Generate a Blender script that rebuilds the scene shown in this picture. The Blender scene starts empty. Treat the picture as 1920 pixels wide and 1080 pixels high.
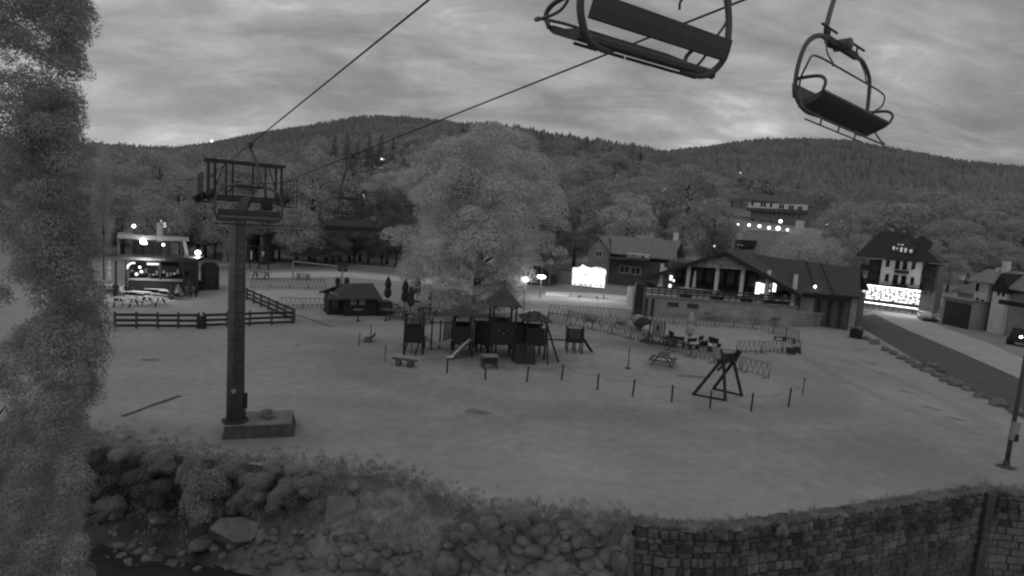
import bpy, math, random
import numpy as np
from mathutils import Vector, Matrix

random.seed(7)
rng = np.random.default_rng(7)
scene = bpy.context.scene
COL = scene.collection

# ------------------------------------------------------------------ camera
FPX, CAM_H = 1100.0, 9.5          # focal length in pixels of a 1920 wide frame, camera height in m
PITCH, ROLL = math.radians(7.0), math.radians(4.0)
cam_data = bpy.data.cameras.new("camera")
cam = bpy.data.objects.new("camera", cam_data)
COL.objects.link(cam)
scene.camera = cam
cam_data.sensor_width = 36.0
cam_data.lens = 36.0 * FPX / 1920.0
cam_data.clip_start, cam_data.clip_end = 0.1, 9000.0
CF = Vector((0, math.cos(PITCH), -math.sin(PITCH)))
_r0, _u0 = Vector((1, 0, 0)), Vector((0, math.sin(PITCH), math.cos(PITCH)))
CR = math.cos(ROLL) * _r0 + math.sin(ROLL) * _u0
CU = math.cos(ROLL) * _u0 - math.sin(ROLL) * _r0
CP = Vector((0, 0, CAM_H))
cam.matrix_world = Matrix(((CR.x, CU.x, -CF.x, CP.x), (CR.y, CU.y, -CF.y, CP.y),
                           (CR.z, CU.z, -CF.z, CP.z), (0, 0, 0, 1)))

# ------------------------------------------------------------------ sky and sun: overcast dusk
world = bpy.data.worlds.new("World")
scene.world = world
world.use_nodes = True
nt = world.node_tree
nt.nodes.clear()
def N(t, **k):
    n = nt.nodes.new(t)
    for a, b in k.items(): setattr(n, a, b)
    return n
def LK(a, b): nt.links.new(a, b)
def MTH(op, a, b=None, c=None):
    n = N("ShaderNodeMath", operation=op)
    for i, v in enumerate((a, b, c)):
        if v is None: continue
        if isinstance(v, (int, float)): n.inputs[i].default_value = v
        else: LK(v, n.inputs[i])
    return n.outputs[0]
tc = N("ShaderNodeTexCoord")
sep = N("ShaderNodeSeparateXYZ"); LK(tc.outputs["Generated"], sep.inputs[0])
zc = MTH("ADD", MTH("MAXIMUM", sep.outputs[2], 0.0), 0.32)
cmb = N("ShaderNodeCombineXYZ")
LK(MTH("DIVIDE", sep.outputs[0], zc), cmb.inputs[0]); LK(MTH("DIVIDE", sep.outputs[1], zc), cmb.inputs[1])
def cloud(scale, detail, w, rough=0.55, dist=0.4, sx=1.0):
    mp = N("ShaderNodeMapping"); LK(cmb.outputs[0], mp.inputs[0])
    mp.inputs["Scale"].default_value = (sx, 1.5, 1); mp.inputs["Location"].default_value = (w, w * 0.7, 0)
    mp.inputs["Rotation"].default_value = (0, 0, 0.12)
    n = N("ShaderNodeTexNoise"); LK(mp.outputs[0], n.inputs["Vector"])
    n.inputs["Scale"].default_value = scale; n.inputs["Detail"].default_value = detail
    n.inputs["Roughness"].default_value = rough; n.inputs["Distortion"].default_value = dist
    return n.outputs[0]
c1 = cloud(1.0, 9, 5.3, 0.6, 0.35)
c2 = cloud(3.4, 8, 8.4, 0.62, 0.5, 0.75)
mixc = MTH("ADD", MTH("MULTIPLY", c1, 0.62), MTH("MULTIPLY", c2, 0.38))
rp = N("ShaderNodeValToRGB"); LK(mixc, rp.inputs[0])
e = rp.color_ramp.elements
e[0].position, e[0].color = 0.36, (0.20, 0.20, 0.20, 1)
e[1].position, e[1].color = 0.68, (0.95, 0.95, 0.95, 1)
for p_, v_ in ((0.44, 0.25), (0.50, 0.33), (0.56, 0.43), (0.61, 0.62)):
    q = e.new(p_); q.color = (v_, v_, v_, 1)
sky = N("ShaderNodeTexSky", sky_type="NISHITA", sun_disc=False)
sky.sun_elevation = math.radians(4); sky.sun_rotation = math.radians(-35)
bw = N("ShaderNodeRGBToBW"); LK(sky.outputs[0], bw.inputs[0])
# the cloud deck lets a little of the clear dusk sky above it through
tot = MTH("ADD", rp.outputs[0], MTH("MULTIPLY", bw.outputs[0], 0.006))
below = MTH("GREATER_THAN", sep.outputs[2], -0.02)
tot = MTH("MULTIPLY", tot, MTH("ADD", MTH("MULTIPLY", below, 0.62), 0.38))
bg = N("ShaderNodeBackground"); bg.inputs[1].default_value = 0.94
LK(tot, bg.inputs[0])
wo = N("ShaderNodeOutputWorld"); LK(bg.outputs[0], wo.inputs[0])
sl = bpy.data.lights.new("sun", "SUN"); sl.energy = 0.30; sl.angle = math.radians(50)
sun = bpy.data.objects.new("sun", sl); COL.objects.link(sun)
sun.rotation_euler = (math.radians(38), math.radians(-12), 0)
vs = scene.view_settings
scene.display_settings.display_device = "sRGB"
vs.view_transform = "Standard"; vs.look = "None"; vs.exposure = 0.0; vs.gamma = 1.0; vs.use_curve_mapping = False
scene.render.engine = "CYCLES"
scene.cycles.max_bounces = 5; scene.cycles.diffuse_bounces = 4; scene.cycles.transparent_max_bounces = 6
scene.cycles.filter_width = 2.2
scene.cycles.use_denoising = True

# ------------------------------------------------------------------ pixel <-> place
def ray(px, py): return CF + CR * ((px - 960.0) / FPX) + CU * ((540.0 - py) / FPX)
def G(px, py, z=0.0):
    d = ray(px, py); return CP + d * ((z - CAM_H) / d.z)
def at(px, py, Y):
    d = ray(px, py); return CP + d * (Y / d.y)
def proj(p):
    v = Vector(p) - CP; w = v.dot(CF)
    return (960 + FPX * v.dot(CR) / w, 540 - FPX * v.dot(CU) / w)
def height_to(p, py):                     # z where the vertical over p meets image row py
    lo, hi = -30.0, CAM_H + 3.0 * p[1]
    for _ in range(50):
        m = (lo + hi) / 2
        if proj((p[0], p[1], m))[1] > py: lo = m
        else: hi = m
    return (lo + hi) / 2
def at_px(px, D, z=0.0):                  # point at forward distance D, height z, seen at column px
    lo, hi = -2.0 * D, 2.0 * D
    for _ in range(50):
        m = (lo + hi) / 2
        if proj((m, D, z))[0] < px: lo = m
        else: hi = m
    return Vector(((lo + hi) / 2, D, z))

# ------------------------------------------------------------------ materials (an infrared camera: all greys)
MATS = {}
def mat(name, g, rough=0.85, var=0.25, scale=3.0, bump=0.0, stretch=(1, 1, 1), metal=0.0, spec=0.3, world_co=False, fine=0.0, per_object=0.0):
    if name in MATS: return MATS[name]
    m = bpy.data.materials.new(name); m.use_nodes = True
    t = m.node_tree; b = t.nodes["Principled BSDF"]
    b.inputs["Roughness"].default_value = rough; b.inputs["Metallic"].default_value = metal
    b.inputs["Specular IOR Level"].default_value = spec
    if world_co:
        co = t.nodes.new("ShaderNodeNewGeometry").outputs["Position"]
    else:
        co = t.nodes.new("ShaderNodeTexCoord").outputs["Object"]
    mp = t.nodes.new("ShaderNodeMapping"); t.links.new(co, mp.inputs[0]); mp.inputs["Scale"].default_value = stretch
    n = t.nodes.new("ShaderNodeTexNoise"); t.links.new(mp.outputs[0], n.inputs["Vector"])
    n.inputs["Scale"].default_value = scale; n.inputs["Detail"].default_value = 7; n.inputs["Roughness"].default_value = 0.6
    r = t.nodes.new("ShaderNodeMapRange"); t.links.new(n.outputs[0], r.inputs[0])
    r.inputs[1].default_value = 0.3; r.inputs[2].default_value = 0.7
    r.inputs[3].default_value = g * (1 - var); r.inputs[4].default_value = g * (1 + var)
    out = r.outputs[0]
    if fine > 0:
        n2 = t.nodes.new("ShaderNodeTexNoise"); t.links.new(mp.outputs[0], n2.inputs["Vector"])
        n2.inputs["Scale"].default_value = scale * 14; n2.inputs["Detail"].default_value = 4
        r2 = t.nodes.new("ShaderNodeMapRange"); t.links.new(n2.outputs[0], r2.inputs[0])
        r2.inputs[1].default_value = 0.3; r2.inputs[2].default_value = 0.7
        r2.inputs[3].default_value = 1 - fine; r2.inputs[4].default_value = 1 + fine
        mu = t.nodes.new("ShaderNodeMath"); mu.operation = "MULTIPLY"
        t.links.new(out, mu.inputs[0]); t.links.new(r2.outputs[0], mu.inputs[1]); out = mu.outputs[0]
    if per_object > 0:
        oi = t.nodes.new("ShaderNodeObjectInfo"); r3 = t.nodes.new("ShaderNodeMapRange"); t.links.new(oi.outputs["Random"], r3.inputs[0])
        r3.inputs[3].default_value = 1 - per_object; r3.inputs[4].default_value = 1 + per_object
        mu = t.nodes.new("ShaderNodeMath"); mu.operation = "MULTIPLY"
        t.links.new(out, mu.inputs[0]); t.links.new(r3.outputs[0], mu.inputs[1]); out = mu.outputs[0]
    t.links.new(out, b.inputs["Base Color"])
    if bump > 0:
        bn = t.nodes.new("ShaderNodeBump"); bn.inputs["Strength"].default_value = bump; bn.inputs["Distance"].default_value = 0.05
        t.links.new(n.outputs[0], bn.inputs["Height"]); t.links.new(bn.outputs[0], b.inputs["Normal"])
    MATS[name] = m
    return m
def leaf_mat(name, g, var=0.3, scale=0.35, trans=0.35):
    m = bpy.data.materials.new(name); m.use_nodes = True
    t = m.node_tree; t.nodes.clear()
    geo = t.nodes.new("ShaderNodeNewGeometry")
    n = t.nodes.new("ShaderNodeTexNoise"); t.links.new(geo.outputs["Position"], n.inputs["Vector"])
    n.inputs["Scale"].default_value = scale; n.inputs["Detail"].default_value = 4
    a = t.nodes.new("ShaderNodeMapRange"); t.links.new(n.outputs[0], a.inputs[0])
    a.inputs[1].default_value, a.inputs[2].default_value = 0.3, 0.7
    a.inputs[3].default_value, a.inputs[4].default_value = g * (1 - var), g * (1 + var)
    b = t.nodes.new("ShaderNodeMapRange"); t.links.new(geo.outputs["Random Per Island"], b.inputs[0])
    b.inputs[3].default_value, b.inputs[4].default_value = 0.88, 1.12
    mu = t.nodes.new("ShaderNodeMath"); mu.operation = "MULTIPLY"
    t.links.new(a.outputs[0], mu.inputs[0]); t.links.new(b.outputs[0], mu.inputs[1])
    d = t.nodes.new("ShaderNodeBsdfDiffuse"); t.links.new(mu.outputs[0], d.inputs[0])
    tr = t.nodes.new("ShaderNodeBsdfTranslucent"); t.links.new(mu.outputs[0], tr.inputs[0])
    mx = t.nodes.new("ShaderNodeMixShader"); mx.inputs[0].default_value = trans
    t.links.new(d.outputs[0], mx.inputs[1]); t.links.new(tr.outputs[0], mx.inputs[2])
    o = t.nodes.new("ShaderNodeOutputMaterial"); t.links.new(mx.outputs[0], o.inputs[0])
    return m
def glow(name, s, var=0.0, scale=3.0):
    if name in MATS: return MATS[name]
    m = bpy.data.materials.new(name); m.use_nodes = True
    t = m.node_tree; t.nodes.clear()
    em = t.nodes.new("ShaderNodeEmission"); em.inputs[0].default_value = (1, 1, 1, 1); em.inputs[1].default_value = s
    if var > 0:
        co = t.nodes.new("ShaderNodeTexCoord")
        n = t.nodes.new("ShaderNodeTexNoise"); t.links.new(co.outputs["Object"], n.inputs["Vector"])
        n.inputs["Scale"].default_value = scale; n.inputs["Detail"].default_value = 3
        r = t.nodes.new("ShaderNodeMapRange"); t.links.new(n.outputs[0], r.inputs[0])
        r.inputs[1].default_value, r.inputs[2].default_value = 0.4, 0.6
        r.inputs[3].default_value, r.inputs[4].default_value = s * (1 - var), s
        t.links.new(r.outputs[0], em.inputs[1])
    o = t.nodes.new("ShaderNodeOutputMaterial"); t.links.new(em.outputs[0], o.inputs[0])
    MATS[name] = m
    return m
M_steel = mat("dark_steel", 0.045, 0.6, 0.3, 4, metal=0.0)
M_galv = mat("galvanised_steel", 0.10, 0.55, 0.35, 2.5, 0.1, fine=0.2)
M_lightsteel = mat("pale_steel", 0.28, 0.5, 0.2, 3)
M_black = mat("black_plastic", 0.03, 0.55, 0.3, 5)
M_dwood = mat("dark_wood", 0.03, 0.85, 0.4, 3, 0.2, (1, 1, 6))
M_wood = mat("weathered_wood", 0.10, 0.85, 0.35, 3, 0.2, (6, 1, 1))
M_lwood = mat("pale_wood", 0.22, 0.85, 0.3, 3, 0.2, (1, 1, 5))
M_white = mat("white_paint", 0.62, 0.6, 0.12, 2)
M_cream = mat("cream_plaster", 0.62, 0.9, 0.16, 1.2, fine=0.1)
M_grey = mat("grey_plaster", 0.28, 0.9, 0.2, 1.0, fine=0.1)
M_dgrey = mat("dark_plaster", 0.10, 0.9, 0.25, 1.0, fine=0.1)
M_roof = mat("sheet_roof", 0.20, 0.6, 0.18, 1.2, fine=0.12)
M_droof = mat("dark_roof", 0.065, 0.8, 0.25, 1.5, fine=0.15)
M_mroof = mat("brown_roof", 0.12, 0.8, 0.2, 1.5, fine=0.12)
M_glass = mat("dark_glass", 0.02, 0.12, 0.3, 2, spec=0.5)
M_cloth = mat("white_canvas", 0.42, 0.9, 0.2, 3)
M_dcloth = mat("dark_canvas", 0.045, 0.9, 0.3, 4)
M_conc = mat("concrete", 0.20, 0.9, 0.3, 2.5, 0.3, fine=0.2)
M_dconc = mat("wet_concrete", 0.085, 0.9, 0.35, 3.5, 0.5, fine=0.3)
M_stone = mat("river_stone", 0.165, 0.85, 0.45, 1.6, 0.4, world_co=True, fine=0.2)
M_wstone = mat("wall_stone", 0.105, 0.9, 0.6, 0.9, 0.5, world_co=True, fine=0.25, per_object=0.5)
M_mortar = mat("mortar", 0.055, 0.95, 0.4, 4, 0.3)
M_bark = mat("bark", 0.05, 0.95, 0.4, 5, 0.4)
M_lamp = glow("lamp_light", 14.0)
M_lamps = glow("small_lamp_light", 5.0)

# ------------------------------------------------------------------ mesh builder
class MB:
    def __init__(s): s.v, s.f = [], []
    def add(s, vs, fs):
        o = len(s.v); s.v += [tuple(v) for v in vs]; s.f += [tuple(i + o for i in f) for f in fs]; return s
    def box(s, x0, x1, y0, y1, z0, z1):
        if x0 > x1: x0, x1 = x1, x0
        if y0 > y1: y0, y1 = y1, y0
        if z0 > z1: z0, z1 = z1, z0
        return s.add([(x0,y0,z0),(x1,y0,z0),(x1,y1,z0),(x0,y1,z0),(x0,y0,z1),(x1,y0,z1),(x1,y1,z1),(x0,y1,z1)],
                     [(0,3,2,1),(4,5,6,7),(0,1,5,4),(1,2,6,5),(2,3,7,6),(3,0,4,7)])
    def beam(s, p, q, w, h=None):
        p, q = Vector(p), Vector(q); h = h or w
        d = (q - p).normalized(); ref = Vector((0,0,1)) if abs(d.z) < 0.95 else Vector((0,1,0))
        a = d.cross(ref).normalized() * w / 2; b = a.normalized().cross(d) * h / 2
        return s.add([p-a-b,p+a-b,p+a+b,p-a+b,q-a-b,q+a-b,q+a+b,q-a+b],
                     [(0,3,2,1),(4,5,6,7),(0,1,5,4),(1,2,6,5),(2,3,7,6),(3,0,4,7)])
    def tube(s, path, r, n=8, r2=None):
        path = [Vector(p) for p in path]; m = len(path); rings = []
        up = None
        for i, p in enumerate(path):
            d = (path[min(i+1, m-1)] - path[max(i-1, 0)]).normalized()
            if up is None: up = Vector((0,0,1)) if abs(d.z) < 0.9 else Vector((0,1,0))
            a = d.cross(up).normalized(); b = a.cross(d).normalized(); up = b
            rr = r if r2 is None else r + (r2 - r) * i / (m - 1)
            rings.append([p + (a * math.cos(t) + b * math.sin(t)) * rr for t in [2*math.pi*k/n for k in range(n)]])
        o = len(s.v)
        for R_ in rings: s.v += [tuple(v) for v in R_]
        for i in range(m - 1):
            for k in range(n):
                s.f.append((o+i*n+k, o+i*n+(k+1)%n, o+(i+1)*n+(k+1)%n, o+(i+1)*n+k))
        s.f.append(tuple(o + k for k in reversed(range(n)))); s.f.append(tuple(o + (m-1)*n + k for k in range(n)))
        return s
    def lathe(s, prof, n=12, c=(0,0,0)):      # prof: (r, z)
        o = len(s.v)
        for r, z in prof:
            for k in range(n):
                t = 2*math.pi*k/n; s.v.append((c[0]+r*math.cos(t), c[1]+r*math.sin(t), c[2]+z))
        for i in range(len(prof)-1):
            for k in range(n):
                s.f.append((o+i*n+k, o+i*n+(k+1)%n, o+(i+1)*n+(k+1)%n, o+(i+1)*n+k))
        s.f.append(tuple(o+k for k in reversed(range(n)))); s.f.append(tuple(o+(len(prof)-1)*n+k for k in range(n)))
        return s
    def prism(s, poly, y0, y1):               # poly: (x, z) outline, extruded along y
        n = len(poly); o = len(s.v)
        for x, z in poly: s.v.append((x, y0, z))
        for x, z in poly: s.v.append((x, y1, z))
        s.f.append(tuple(o+k for k in range(n))); s.f.append(tuple(o+n+k for k in reversed(range(n))))
        for k in range(n): s.f.append((o+k, o+n+k, o+n+(k+1)%n, o+(k+1)%n))
        return s
    def slab(s, pts, t=0.12):                 # a roof plane: polygon thickened downward
        n = len(pts); o = len(s.v); pts = [Vector(p) for p in pts]
        for p in pts: s.v.append(tuple(p))
        for p in pts: s.v.append((p.x, p.y, p.z - t))
        s.f.append(tuple(o+k for k in range(n))); s.f.append(tuple(o+n+k for k in reversed(range(n))))
        for k in range(n): s.f.append((o+k, o+n+k, o+n+(k+1)%n, o+(k+1)%n))
        return s
    def rock(s, c, rx, ry, rz, seed=0, n=8, m=5):
        rd = random.Random(seed); o = len(s.v); c = Vector(c); ph = rd.random() * 6
        ca, sa = math.cos(ph), math.sin(ph); ex = rd.uniform(0.6, 0.9)
        for i in range(m + 1):
            th = math.pi * i / m
            for k in range(n):
                t = 2*math.pi*k/n
                f = 1 + rd.uniform(-0.13, 0.13)
                x = (abs(math.cos(t))**ex) * (1 if math.cos(t) > 0 else -1) * math.sin(th)**0.7 * rx * f
                y = (abs(math.sin(t))**ex) * (1 if math.sin(t) > 0 else -1) * math.sin(th)**0.7 * ry * f
                z = math.cos(th) * rz * f
                s.v.append((c.x + x*ca - y*sa, c.y + x*sa + y*ca, c.z + z))
        for i in range(m):
            for k in range(n):
                s.f.append((o+i*n+k, o+(i+1)*n+k, o+(i+1)*n+(k+1)%n, o+i*n+(k+1)%n))
        return s
    def mesh(s, name, m, smooth=False):
        me = bpy.data.meshes.new(name); me.from_pydata(s.v, [], s.f); me.validate()
        if m: me.materials.append(m)
        if smooth:
            for p in me.polygons: p.use_smooth = True
        me.update(); return me
    def build(s, name, m, parent=None, smooth=False, label=None):
        o = bpy.data.objects.new(name, s.mesh(name, m, smooth)); COL.objects.link(o)
        if parent: o.parent = parent
        if label: o["label"] = label
        return o
def box(x0,x1,y0,y1,z0,z1): return MB().box(x0,x1,y0,y1,z0,z1)
def thing(name, label, cat, loc=(0,0,0), rz=0.0, group=None, scale=None):
    o = bpy.data.objects.new(name, None); COL.objects.link(o)
    o.empty_display_size = 0.3
    o.location = loc; o.rotation_euler = (0, 0, rz)
    if scale: o.scale = scale
    o["label"] = label; o["category"] = cat
    if group: o["group"] = group
    return o
def tag(o, label, cat, group=None):
    o["label"] = label; o["category"] = cat
    if group: o["group"] = group
    return o
def kids(o): return [c for c in COL.objects if c.parent == o]
CH = {}
def dup(root, loc, rz, label, group=None, scale=None):
    if root.name not in CH:
        CH[root.name] = [(c, [g for g in COL.objects if g.parent == c]) for c in COL.objects if c.parent == root]
    r = root.copy(); COL.objects.link(r); r.location = loc; r.rotation_euler = (0, 0, rz)
    if scale: r.scale = scale
    r["label"] = label
    if group: r["group"] = group
    for c, gs in CH[root.name]:
        d = c.copy(); COL.objects.link(d); d.parent = r
        for g in gs:
            h = g.copy(); COL.objects.link(h); h.parent = d
    return r
def same(o, name, parent, loc=(0,0,0), rz=0.0, scale=None):       # another piece sharing the mesh
    c = o.copy(); c.name = name; COL.objects.link(c); c.parent = parent; c.location = loc; c.rotation_euler = (0,0,rz)
    if scale: c.scale = scale
    return c
def structure(o): o["kind"] = "structure"; return o
def stuff(o): o["kind"] = "stuff"; return o
class Face:                                # a vertical facade plane through two ground points
    def __init__(s, a, b):
        s.a, s.b = Vector(a), Vector(b); d = s.b - s.a
        s.L = math.hypot(d.x, d.y); s.rz = math.atan2(d.y, d.x)
        s.x = Vector((d.x, d.y, 0)).normalized(); s.y = Vector((-s.x.y, s.x.x, 0)); s.z0 = s.a.z
        s.loc = (s.a.x, s.a.y, s.a.z)
    def p(s, px, py, off=0.0):             # image point -> (x, z) on the plane off metres behind the facade
        r = ray(px, py); o = s.a + s.y * off
        t = (o - CP).dot(s.y) / r.dot(s.y); q = CP + r * t
        return (q - s.a).dot(s.x), q.z - s.z0
    def P(s, px, py, off=0.0):
        x, z = s.p(px, py, off); return (x, off, z)
    def rect(s, px, py, w, h, off=0.0):    # rectangle centred on an image point, size in pixels
        x0, _ = s.p(px - w/2, py, off); x1, _ = s.p(px + w/2, py, off)
        _, z1 = s.p(px, py - h/2, off); _, z0 = s.p(px, py + h/2, off)
        return x0, x1, z0, z1

# ------------------------------------------------------------------ terrain
def profile(pts):
    A, S = [], []
    for px, py in pts:
        d = ray(px, py); A.append(math.atan2(d.x, d.y)); S.append(d.z / math.hypot(d.x, d.y))
    return np.array(A), np.array(S)
PA = profile([(-300,345),(0,340),(400,352),(620,345),(700,335),(800,345),(900,360),(1100,392),(1260,418),(1460,431),(1600,445),(1700,452),(1920,462),(2400,480)])
PB = profile([(-300,295),(0,300),(300,310),(500,305),(620,295),(720,272),(850,262),(930,258),(1000,272),(1100,288),(1200,303),(1260,325),(1400,345),(1600,372),(1920,400),(2400,430)])
PC = profile([(-400,299),(0,290),(150,289),(330,289),(400,278),(500,259),(600,243),(700,233),(760,232),(840,238),(900,256),(1000,291),(1120,304),(1215,299),(1300,287),(1400,275),(1500,269),(1600,274),(1700,293),(1800,311),(1920,324),(2100,344),(2500,379)])
D1, DA, DB, DC = 105.0, 200.0, 450.0, 1300.0
def terrain_z(x, y):
    x, y = np.asarray(x, float), np.asarray(y, float)
    d = np.hypot(x, y); a = np.arctan2(x, y)
    zA = CAM_H + DA * np.interp(a, *PA); zB = CAM_H + DB * np.interp(a, *PB); zC = CAM_H + DC * np.interp(a, *PC)
    def seg(d0, z0, d1, z1):
        t = np.clip((d - d0) / (d1 - d0), 0, 1); return z0 + (z1 - z0) * t
    z = np.where(d < D1, 0.0, np.where(d < DA, seg(D1, 0.0, DA, zA), np.where(d < DB, seg(DA, zA, DB, zB),
        np.where(d < DC, seg(DB, zB, DC, zC), zC - (d - DC) * 0.12))))
    n = np.sin(x*0.011+1)*np.cos(y*0.009+2)*9 + np.sin(x*0.031)*np.sin(y*0.027)*3
    z = z + n * np.clip((d - DB) / 400, 0, 1) * np.clip((DC - d) / 250, 0, 1)
    return z
def tz(x, y): return float(terrain_z(x, y))
EDGE = [(-900,830),(-300,835),(0,832),(150,828),(300,850),(450,868),(600,885),(700,893),(760,905),(840,935),(900,962),(1000,972),(1180,985),(1300,998),(1400,993),(1560,972),(1700,948),(1850,925),(1920,932),(2100,950),(2600,1000)]
EX = np.array([p[0] for p in EDGE], float); EY = np.array([p[1] for p in EDGE], float)
cols = list(np.linspace(-900, 2600, 281))
edge = [G(c, float(np.interp(c, EX, EY))) for c in cols]
def ground_mesh():
    V, Fc = [], []; ks = None
    rad = np.concatenate([[0, .4, 1, 2, 3.5, 5.5, 8], np.linspace(11, 85, 30)])
    far = np.concatenate([np.linspace(110, 200, 12), np.linspace(215, 450, 18), np.linspace(475, 1300, 40), [1400, 1600, 2200, 3000]])
    for e in edge:
        d0 = math.hypot(e.x, e.y); ux, uy = e.x/d0, e.y/d0
        ds = np.concatenate([d0 + rad * (100 - d0) / 85.0, [105.0], far])
        zs = terrain_z(ux*ds, uy*ds)
        for d, z in zip(ds, zs): V.append((ux*d, uy*d, float(z)))
        ks = len(ds)
    for i in range(len(edge)-1):
        for k in range(ks-1):
            a = i*ks+k; Fc.append((a, a+ks, a+ks+1, a+1))
    return V, Fc
M_ground = mat("trodden_grass", 0.335, 0.95, 0.16, 0.13, 0.0, (1, 1, 1), world_co=True, fine=0.10)
def wear_and_shade(m, spots):                        # soft colour patches: worn earth, and contact shade painted under things
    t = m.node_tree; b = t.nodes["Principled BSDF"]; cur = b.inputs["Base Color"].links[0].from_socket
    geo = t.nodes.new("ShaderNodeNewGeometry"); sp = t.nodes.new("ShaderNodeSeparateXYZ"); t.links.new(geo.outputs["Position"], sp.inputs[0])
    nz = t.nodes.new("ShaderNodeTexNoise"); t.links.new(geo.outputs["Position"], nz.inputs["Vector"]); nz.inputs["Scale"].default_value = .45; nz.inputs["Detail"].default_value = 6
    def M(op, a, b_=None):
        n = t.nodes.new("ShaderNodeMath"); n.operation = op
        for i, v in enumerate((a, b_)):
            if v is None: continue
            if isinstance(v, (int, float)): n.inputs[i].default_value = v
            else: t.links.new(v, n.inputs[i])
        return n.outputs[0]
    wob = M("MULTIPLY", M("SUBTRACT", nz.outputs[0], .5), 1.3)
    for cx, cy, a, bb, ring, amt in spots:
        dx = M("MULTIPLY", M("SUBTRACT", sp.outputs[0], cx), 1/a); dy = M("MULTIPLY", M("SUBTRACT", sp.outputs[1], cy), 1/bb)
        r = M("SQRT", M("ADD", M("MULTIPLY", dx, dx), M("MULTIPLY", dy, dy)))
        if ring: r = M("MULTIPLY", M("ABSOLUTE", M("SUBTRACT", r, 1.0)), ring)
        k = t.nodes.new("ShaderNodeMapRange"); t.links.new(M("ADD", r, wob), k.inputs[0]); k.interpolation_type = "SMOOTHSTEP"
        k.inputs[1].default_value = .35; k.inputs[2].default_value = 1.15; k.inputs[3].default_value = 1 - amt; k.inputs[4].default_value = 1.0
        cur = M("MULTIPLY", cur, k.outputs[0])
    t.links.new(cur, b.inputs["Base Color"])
_s = []  # playground, linden and tower patches paint contact shade; the ring is worn earth
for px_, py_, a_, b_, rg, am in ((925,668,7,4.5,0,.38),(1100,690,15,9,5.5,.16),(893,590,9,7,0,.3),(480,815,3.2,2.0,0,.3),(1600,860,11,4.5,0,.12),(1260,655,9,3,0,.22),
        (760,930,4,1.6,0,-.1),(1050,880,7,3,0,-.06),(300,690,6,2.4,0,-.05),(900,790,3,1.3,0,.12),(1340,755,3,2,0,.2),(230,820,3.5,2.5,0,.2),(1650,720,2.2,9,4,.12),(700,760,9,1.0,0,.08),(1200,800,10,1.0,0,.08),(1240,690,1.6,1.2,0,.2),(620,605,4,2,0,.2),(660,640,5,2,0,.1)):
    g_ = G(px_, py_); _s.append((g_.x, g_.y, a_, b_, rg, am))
wear_and_shade(M_ground, _s)
mb = MB(); mb.v, mb.f = ground_mesh()
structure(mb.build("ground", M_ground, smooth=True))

# the bank of the stream in front of the meadow
BK = [(-900,[(830,0),(930,-1.2),(1000,-2.0),(1080,-2.3)]), (150,[(828,0),(930,-1.5),(1000,-2.0),(1080,-2.3)]),
      (300,[(850,0),(960,-1.6),(1020,-2.0),(1080,-2.25)]), (450,[(868,0),(960,-1.2),(1020,-1.8),(1080,-2.15)]),
      (600,[(885,0),(960,-0.8),(1020,-1.4),(1080,-1.75)]), (760,[(905,0),(985,-0.6),(1040,-1.3),(1120,-1.9)]),
      (900,[(962,0),(1000,-0.35),(1080,-1.45),(1150,-2.1)]), (1180,[(985,0),(1003,-0.22),(1080,-1.35),(1150,-2.3)]),
      (2600,[(1000,-0.02),(1015,-0.1),(1090,-1.3),(1150,-2.3)])]
def bank_rows(c):
    out = []
    for r in range(4):
        y = np.interp(c, [b[0] for b in BK], [b[1][r][0] for b in BK]); z = np.interp(c, [b[0] for b in BK], [b[1][r][1] for b in BK])
        if r == 0: y = np.interp(c, EX, EY); z = 0
        out.append(G(c, float(y), float(z)))
    return out
def bank_point(c, s):                      # s 0..3 down the bank
    R_ = bank_rows(c); i = min(int(s), 2); return R_[i].lerp(R_[i+1], s - i)
bc = [c for c in cols if c <= 1195]
V, Fc = [], []; rows = 19
for i, c in enumerate(bc):
    for k in range(rows - 3):
        p = bank_point(c, 3.0 * k / (rows - 4))
        j = 0.0 if k == 0 else 0.06
        V.append((p.x + random.uniform(-j, j), p.y + random.uniform(-j, j), p.z + random.uniform(-j, j)))
    q = bank_point(c, 3.0)
    for t in (0.75, 0.45, 0.2): V.append((q.x*t, q.y*t, -2.6))
for i in range(len(bc)-1):
    for k in range(rows-1):
        a = i*rows+k; Fc.append((a, a+1, a+rows+1, a+rows))
mb = MB(); mb.v, mb.f = V, Fc
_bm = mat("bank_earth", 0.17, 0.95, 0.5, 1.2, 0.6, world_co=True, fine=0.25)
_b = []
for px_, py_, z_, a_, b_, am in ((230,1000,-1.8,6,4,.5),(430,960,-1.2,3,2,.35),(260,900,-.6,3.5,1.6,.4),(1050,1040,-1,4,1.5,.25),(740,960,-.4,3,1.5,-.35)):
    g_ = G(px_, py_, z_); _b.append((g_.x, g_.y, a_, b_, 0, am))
wear_and_shade(_bm, _b)  # darker patches on the bank earth, one paler
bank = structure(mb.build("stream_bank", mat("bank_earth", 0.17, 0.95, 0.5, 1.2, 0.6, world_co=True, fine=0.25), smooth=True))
mb = MB(); mb.add([(-60, -6, -3.9), (90, -6, -3.9), (90, 30, -3.9), (-60, 30, -3.9)], [(0,1,2,3)])
structure(mb.build("stream_bed", mat("bed_silt", 0.09, 0.9, 0.4, 1.5, 0.5, world_co=True)))
M_water = mat("stream_water", 0.035, 0.12, 0.3, 2.2, 0.6, (1, 2.2, 1), spec=0.5)
mb = MB()
wv = [G(c, y_, -2.1) for c, y_ in ((-900, 1010), (150, 1012), (330, 1022), (470, 1045), (560, 1080), (620, 1150))]
mb.add([tuple(p) for p in wv] + [(-2, 4, -2.1), (-34, 4, -2.1)], [tuple(reversed(range(8)))])
structure(mb.build("stream_water", M_water))

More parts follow.
